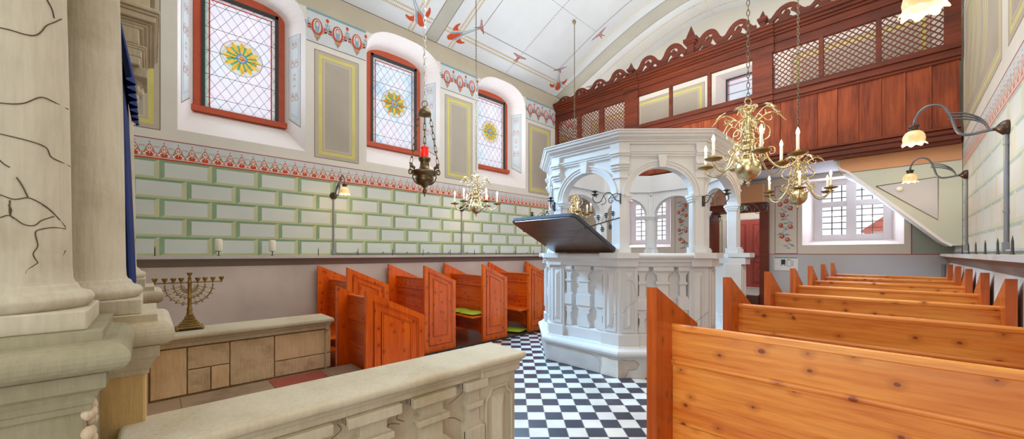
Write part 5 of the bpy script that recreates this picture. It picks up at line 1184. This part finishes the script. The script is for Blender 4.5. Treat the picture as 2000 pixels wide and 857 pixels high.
for k in range(3):
    a = 2*PI*k/3; ca, sa = math.cos(a), math.sin(a); F_ = lambda r, z: (r*ca, r*sa, z)
    m = MB(); m.tube(smooth_path([F_(.05,-.075),F_(.085,-.06),F_(.11,-.02),F_(.1,.01),F_(.12,.04),F_(.142,.03),F_(.14,.005),F_(.122,.005)], 4), .006, 6); m.tube(smooth_path([F_(.09,.04),F_(.11,.065),F_(.13,.06),F_(.128,.085),F_(.11,.085)], 4), .006, 6); m.sphere(F_(.118, .07), .016, 8); m.sphere(F_(.1, .06), .014, 8); m.build('scroll_bracket', 'bronze', el)
    m = MB(); p0, p1 = Vector(F_(.135, .035)), Vector(F_(.05, .52)); n = 9; d = (p1-p0)/n; u = d.normalized()
    for i in range(n):
        c_ = p0+d*(i+.5); e = u.orthogonal().normalized() if i % 2 else u.cross(u.orthogonal().normalized())
        m.tube([c_+e*(.011*math.cos(2*PI*q/10))+u*(.03*math.sin(2*PI*q/10)) for q in range(10)], .0024, 5, closed=True)
        g = p0+d*i; m.sphere(g, .009, 6); m.sphere(g+e*.01, .006, 6); m.sphere(g-e*.01, .006, 6)
    m.build('ornate_chain', 'bronze', el)

# ------------------------------------------------------------------ wall lamps, conduits, spikes, candles
def wall_lamp():
    r = thing('bracket_lamp', '', 'wall lamp', (0,0,0), 0, 'curved bracket wall lamps')
    m = MB(); m.T = Matrix.Rotation(PI/2, 4, 'Y'); m.lathe([(.05, 0), (.056, .01), (.05, .03), (.03, .05), (.014, .062), (.012, .075)], 18); m.build('wall_boss', 'lampbrown', r)
    m = MB(); m.tube([(.014, 0, -.05), (.014, 0, -.88)], .0125, 10); m.tube([(.014, 0, -.11), (.014, 0, -.125)], .016, 10); m.tube([(.014, 0, -.6), (.014, 0, -.615)], .016, 10); m.box(-.0, .034, -.026, .026, -.9, -.83); m.build('conduit', 'steel', r)
    m = MB(); m.tube(smooth_path([(.06,0,0),(.119,0,-.007),(.167,0,-.013),(.208,0,-.009),(.242,0,.022),(.262,0,.094),(.282,0,.17),(.314,0,.232),(.355,0,.258),(.398,0,.258),(.438,0,.226),(.462,0,.173),(.47,0,.12)], 5), [.0105]*20+[.009]*41, 8); m.build('curved_arm', 'lampmetal', r)
    m = MB()
    for i, dz in enumerate((0, -.022, -.044)): m.tube(smooth_path([(.292,0,.172+dz),(.216,0,.158+dz),(.15,0,.115+dz*.7),(.11,0,.06+dz*.3),(.09,0,.0)], 6), .006, 6, flat=1.8)
    m.build('feather_strut', 'lampmetal', r)
    m = MB(); m.lathe([(.012, .128), (.034, .122), (.038, .116), (.03, .1), (.028, .086), (.034, .078), (.028, .074)], 16, (.47, 0, 0)); m.tube([(.47, .035, .11), (.47, .055, .135)], .003, 6); m.build('lamp_cap', 'lampbrown', r)
    m = MB(); n = 48; pr = [(.03, -.024), (.048, -.036), (.062, -.06), (.066, -.085), (.062, -.105), (.066, -.12), (.074, -.13)]; vs_ = []
    for k in range(n):
        a = 2*PI*k/n
        for i, (R_, z) in enumerate(pr):
            t = max(0, (i-2)/4); R2 = R_*(1+.09*t*math.sin(a*8)); vs_.append((.47+R2*math.cos(a), R2*math.sin(a), z+.104-.008*t*math.sin(a*8)))
    q = len(pr); m.add(vs_, [(k*q+i, (k+1) % n*q+i, (k+1) % n*q+i+1, k*q+i+1) for k in range(n) for i in range(q-1)], 0, True); m.build('glass_shade', 'shade', r)
    m = MB(); m.sphere((.47, 0, .03), .026, 12); m.build('bulb', 'lampbulb', r); return r
wA = wall_lamp(); LS = [(.53, 2.4, 2.47, PI, 'curved bracket lamp on the bare side wall, partly cut off above the benches'), (.53, 4.46, 2.31, PI, 'curved bracket lamp on the side wall before the gallery boarding'), (.53, 6.95, 2.33, PI, 'curved bracket lamp on the side wall before the sage green boxed stair'),
      (XL, 2.04, 2.285, 0, 'curved bracket lamp on the painted ashlar wall between the first two windows'), (XL, 4.47, 2.28, 0, 'curved bracket lamp on the painted ashlar wall behind the chandelier'), (XL, 6.87, 2.28, 0, 'curved bracket lamp on the painted ashlar wall behind the white platform')]
for i, (x, y, z, rz, lab) in enumerate(LS):
    o = wA if i == 0 else dup(wA, None); o.location = (x, y, z); o.rotation_euler = (0, 0, rz); o['label'] = lab
m = MB(); m.tube([(XL+.014, 2.04, 1.45), (XL+.014, 2.06, 1.41), (XL+.014, 2.12, 1.398), (XL+.014, 8.5, 1.398)], .0105, 8)
for k in range(14):
    m.box(XL, XL+.028, 2.4+.44*k-.008, 2.4+.44*k+.008, 1.385, 1.425)
tag(m.build('conduit_pipe', 'steel'), 'thin grey conduit running along the ledge below the painted ashlar wall', 'conduit')
m = MB(); m.tube([(XR-.014, 2.2, 1.418), (XR-.014, 8.5, 1.418)], .0105, 8); tag(m.build('conduit_pipe', 'steel'), 'grey conduit running along the ledge beside the pine benches', 'conduit')
def spike(h=.115):
    m = MB(); m.lathe([(.011, 0), (.009, .004), (.0065, .01), (.0055, h*.7), (.0008, h)], 8); return m.build('candle_spike', 'iron')
s0 = None
for k in range(14):
    y = .04+.575*k; short = k in (1, 2)
    if short:
        o = MB().lathe([(.022, 0), (.02, .004), (.006, .008), (.006, .05), (.03, .054), (.03, .058), (.001, .058)], 14).build('candle_spike', 'iron'); lab = 'short black spike holding the white candle on the ledge, ' + ('close to the candelabrum' if k == 1 else 'farther from the candelabrum')
    else:
        if s0 is None: s0 = spike(); o = s0
        else: o = s0.copy(); COL.objects.link(o)
        lab = 'bare black spike on the ledge below the windows, '+(ORD[k] if k else 'closest to the stone columns')+(' from the stone columns' if k else '')
    o.location = (-5.9, y, 1.37); tag(o, lab, 'spike', 'black candle spikes on the ledges')
for k, y in enumerate((3.15, 3.73, 4.24, 4.81, 5.38, 5.93, 6.5)):
    o = s0.copy(); COL.objects.link(o); o.location = (.455, y, 1.392); tag(o, 'bare black spike on the ledge beside the pine benches, '+ORD[k]+' from the viewer', 'spike', 'black candle spikes on the ledges')
for k, y in enumerate((.615, 1.19)):
    m = MB(); m.lathe([(.036, 0), (.041, .006), (.041, .135), (.036, .145), (.015, .15), (.002, .148)], 24); m.tube([(0, 0, .146), (.002, 0, .162)], .0016, 5, 1)
    o = m.build('pillar_candle', ['candle', 'iron']); o.location = (-5.9, y if k else .615, 1.43); tag(o, ('white pillar candle on the ledge directly behind the brass candelabrum', 'white pillar candle on the ledge, farther from the brass candelabrum')[k], 'candle', 'white pillar candles')
# vertical drain pipe in the far corner
m = MB(); m.tube([(.42, 8.55, 0), (.42, 8.55, 1.24)], .022, 10); m.tube([(.42, 8.55, 1.0), (.42, 8.55, 1.03)], .027, 10); tag(m.build('corner_pipe', 'steel'), 'short dark vertical pipe in the far corner below the ledge', 'pipe')

# ------------------------------------------------------------------ camera
cd = bpy.data.cameras.new('camera'); co = bpy.data.objects.new('camera', cd); COL.objects.link(co)
cd.sensor_width = 36; cd.sensor_fit = 'HORIZONTAL'; cd.lens = 36*735/2000; cd.shift_y = 66/2000; cd.clip_start = .02
co.location = (0, 0, 1.4); co.rotation_euler = (PI/2, 0, PSI); sc.camera = co

# ------------------------------------------------------------------ light
w = bpy.data.worlds.new('world'); sc.world = w; w.use_nodes = True; nt = w.node_tree; bg = nt.nodes['Background']; bg.inputs[0].default_value = (.97, .98, 1.0, 1); bg.inputs[1].default_value = .92
def light(name, typ, loc, energy, col, rot=(0,0,0), **kw):
    d = bpy.data.lights.new(name, typ); d.energy = energy; d.color = col
    for k, v in kw.items(): setattr(d, k, v)
    o = bpy.data.objects.new(name, d); COL.objects.link(o); o.location = loc; o.rotation_euler = rot; return o
for i, (x, y, z, rz, _) in enumerate(LS):
    sg = -1 if x > 0 else 1; light('lamp_light', 'POINT', (x+sg*.47, y, z-.08), 3.2, (1, .72, .42), shadow_soft_size=.05)
for x, y, z, rz, _ in CH:
    for k in range(6): a = rz+2*PI*k/6; light('candle_light', 'POINT', (x+.335*math.cos(a), y+.335*math.sin(a), z+.275), 1.0, (1, .76, .48), shadow_soft_size=.012)
for c in WC: light('daylight', 'AREA', (XI+.1, c, 4.15), 11, (.74, .87, 1.0), (0, math.radians(-90), 0), shape='RECTANGLE', size=1.45, size_y=.85)
for W in (W4, W5): light('daylight', 'AREA', ((W[0]+W[1])/2, YB+.25, (W[2]+W[3])/2), 15, (.80, .82, 1.0), (math.radians(-90), 0, 0), shape='RECTANGLE', size=.8, size_y=.8)
light('gallery_fill', 'AREA', (-2.78, YG+.12, 4.95), 24, (1, .96, .92), (math.radians(105), 0, 0), shape='RECTANGLE', size=6, size_y=.1); light('gallery_up_fill', 'AREA', (-2.78, YG+.3, 4.6), 9, (1, .97, .95), (math.radians(165), 0, 0), shape='RECTANGLE', size=6, size_y=.2)  # added fill lights hidden behind the cornice to brighten the gallery
light('vestibule_light', 'POINT', (-2.4, 9.3, 2.7), 14, (1, .93, .86), shadow_soft_size=.2)  # point light inside the vestibule, no fixture modelled
light('up_fill', 'AREA', (-2.75, 5.3, 2.95), 85, (.94, .97, 1), (PI, 0, 0), shape='RECTANGLE', size=1.6, size_y=1.8); light('up_fill', 'AREA', (-2.6, 2.4, 3.3), 38, (.95, .98, 1), (PI, 0, 0), shape='RECTANGLE', size=2, size_y=1.5)  # added unseen fill lights aimed up at vault and upper walls
light('ceiling_fill', 'AREA', (-.6, -2.0, 1.2), 35, (.96, .98, 1), (math.radians(125), 0, 0), shape='RECTANGLE', size=5, size_y=2)
for c in WC: o = light('window_beam', 'SPOT', (XI+.5, c, 4.5), 1000 if c < 1 else 800, (.36, .68, 1.0), spot_size=math.radians(40 if c < 1 else 62), spot_blend=.7, shadow_soft_size=.35); o.rotation_euler = (Vector((-2.75, 4.2, 1.45 if c < 1 else 1.3))-o.location).to_track_quat('-Z', 'Y').to_euler()
light('hall_top_fill', 'AREA', (-1.7, 3.9, 5.7), 110, (1, .97, .93), (0, 0, 0), shape='RECTANGLE', size=3, size_y=4)  # added unseen overhead fill for the hall, not a fixture
light('hall_fill', 'AREA', (-.6, -2.4, 3.2), 70, (1, .98, .93), (math.radians(75), 0, 0), shape='RECTANGLE', size=5, size_y=3)
sc.view_settings.view_transform = 'Standard'; sc.view_settings.look = 'None'; sc.view_settings.exposure = .25; sc.view_settings.gamma = 1
try:
    sc.cycles.use_denoising = True; sc.cycles.max_bounces = 8; sc.cycles.diffuse_bounces = 5; sc.cycles.sample_clamp_indirect = 6; sc.cycles.caustics_reflective = False; sc.cycles.caustics_refractive = False
except Exception: pass
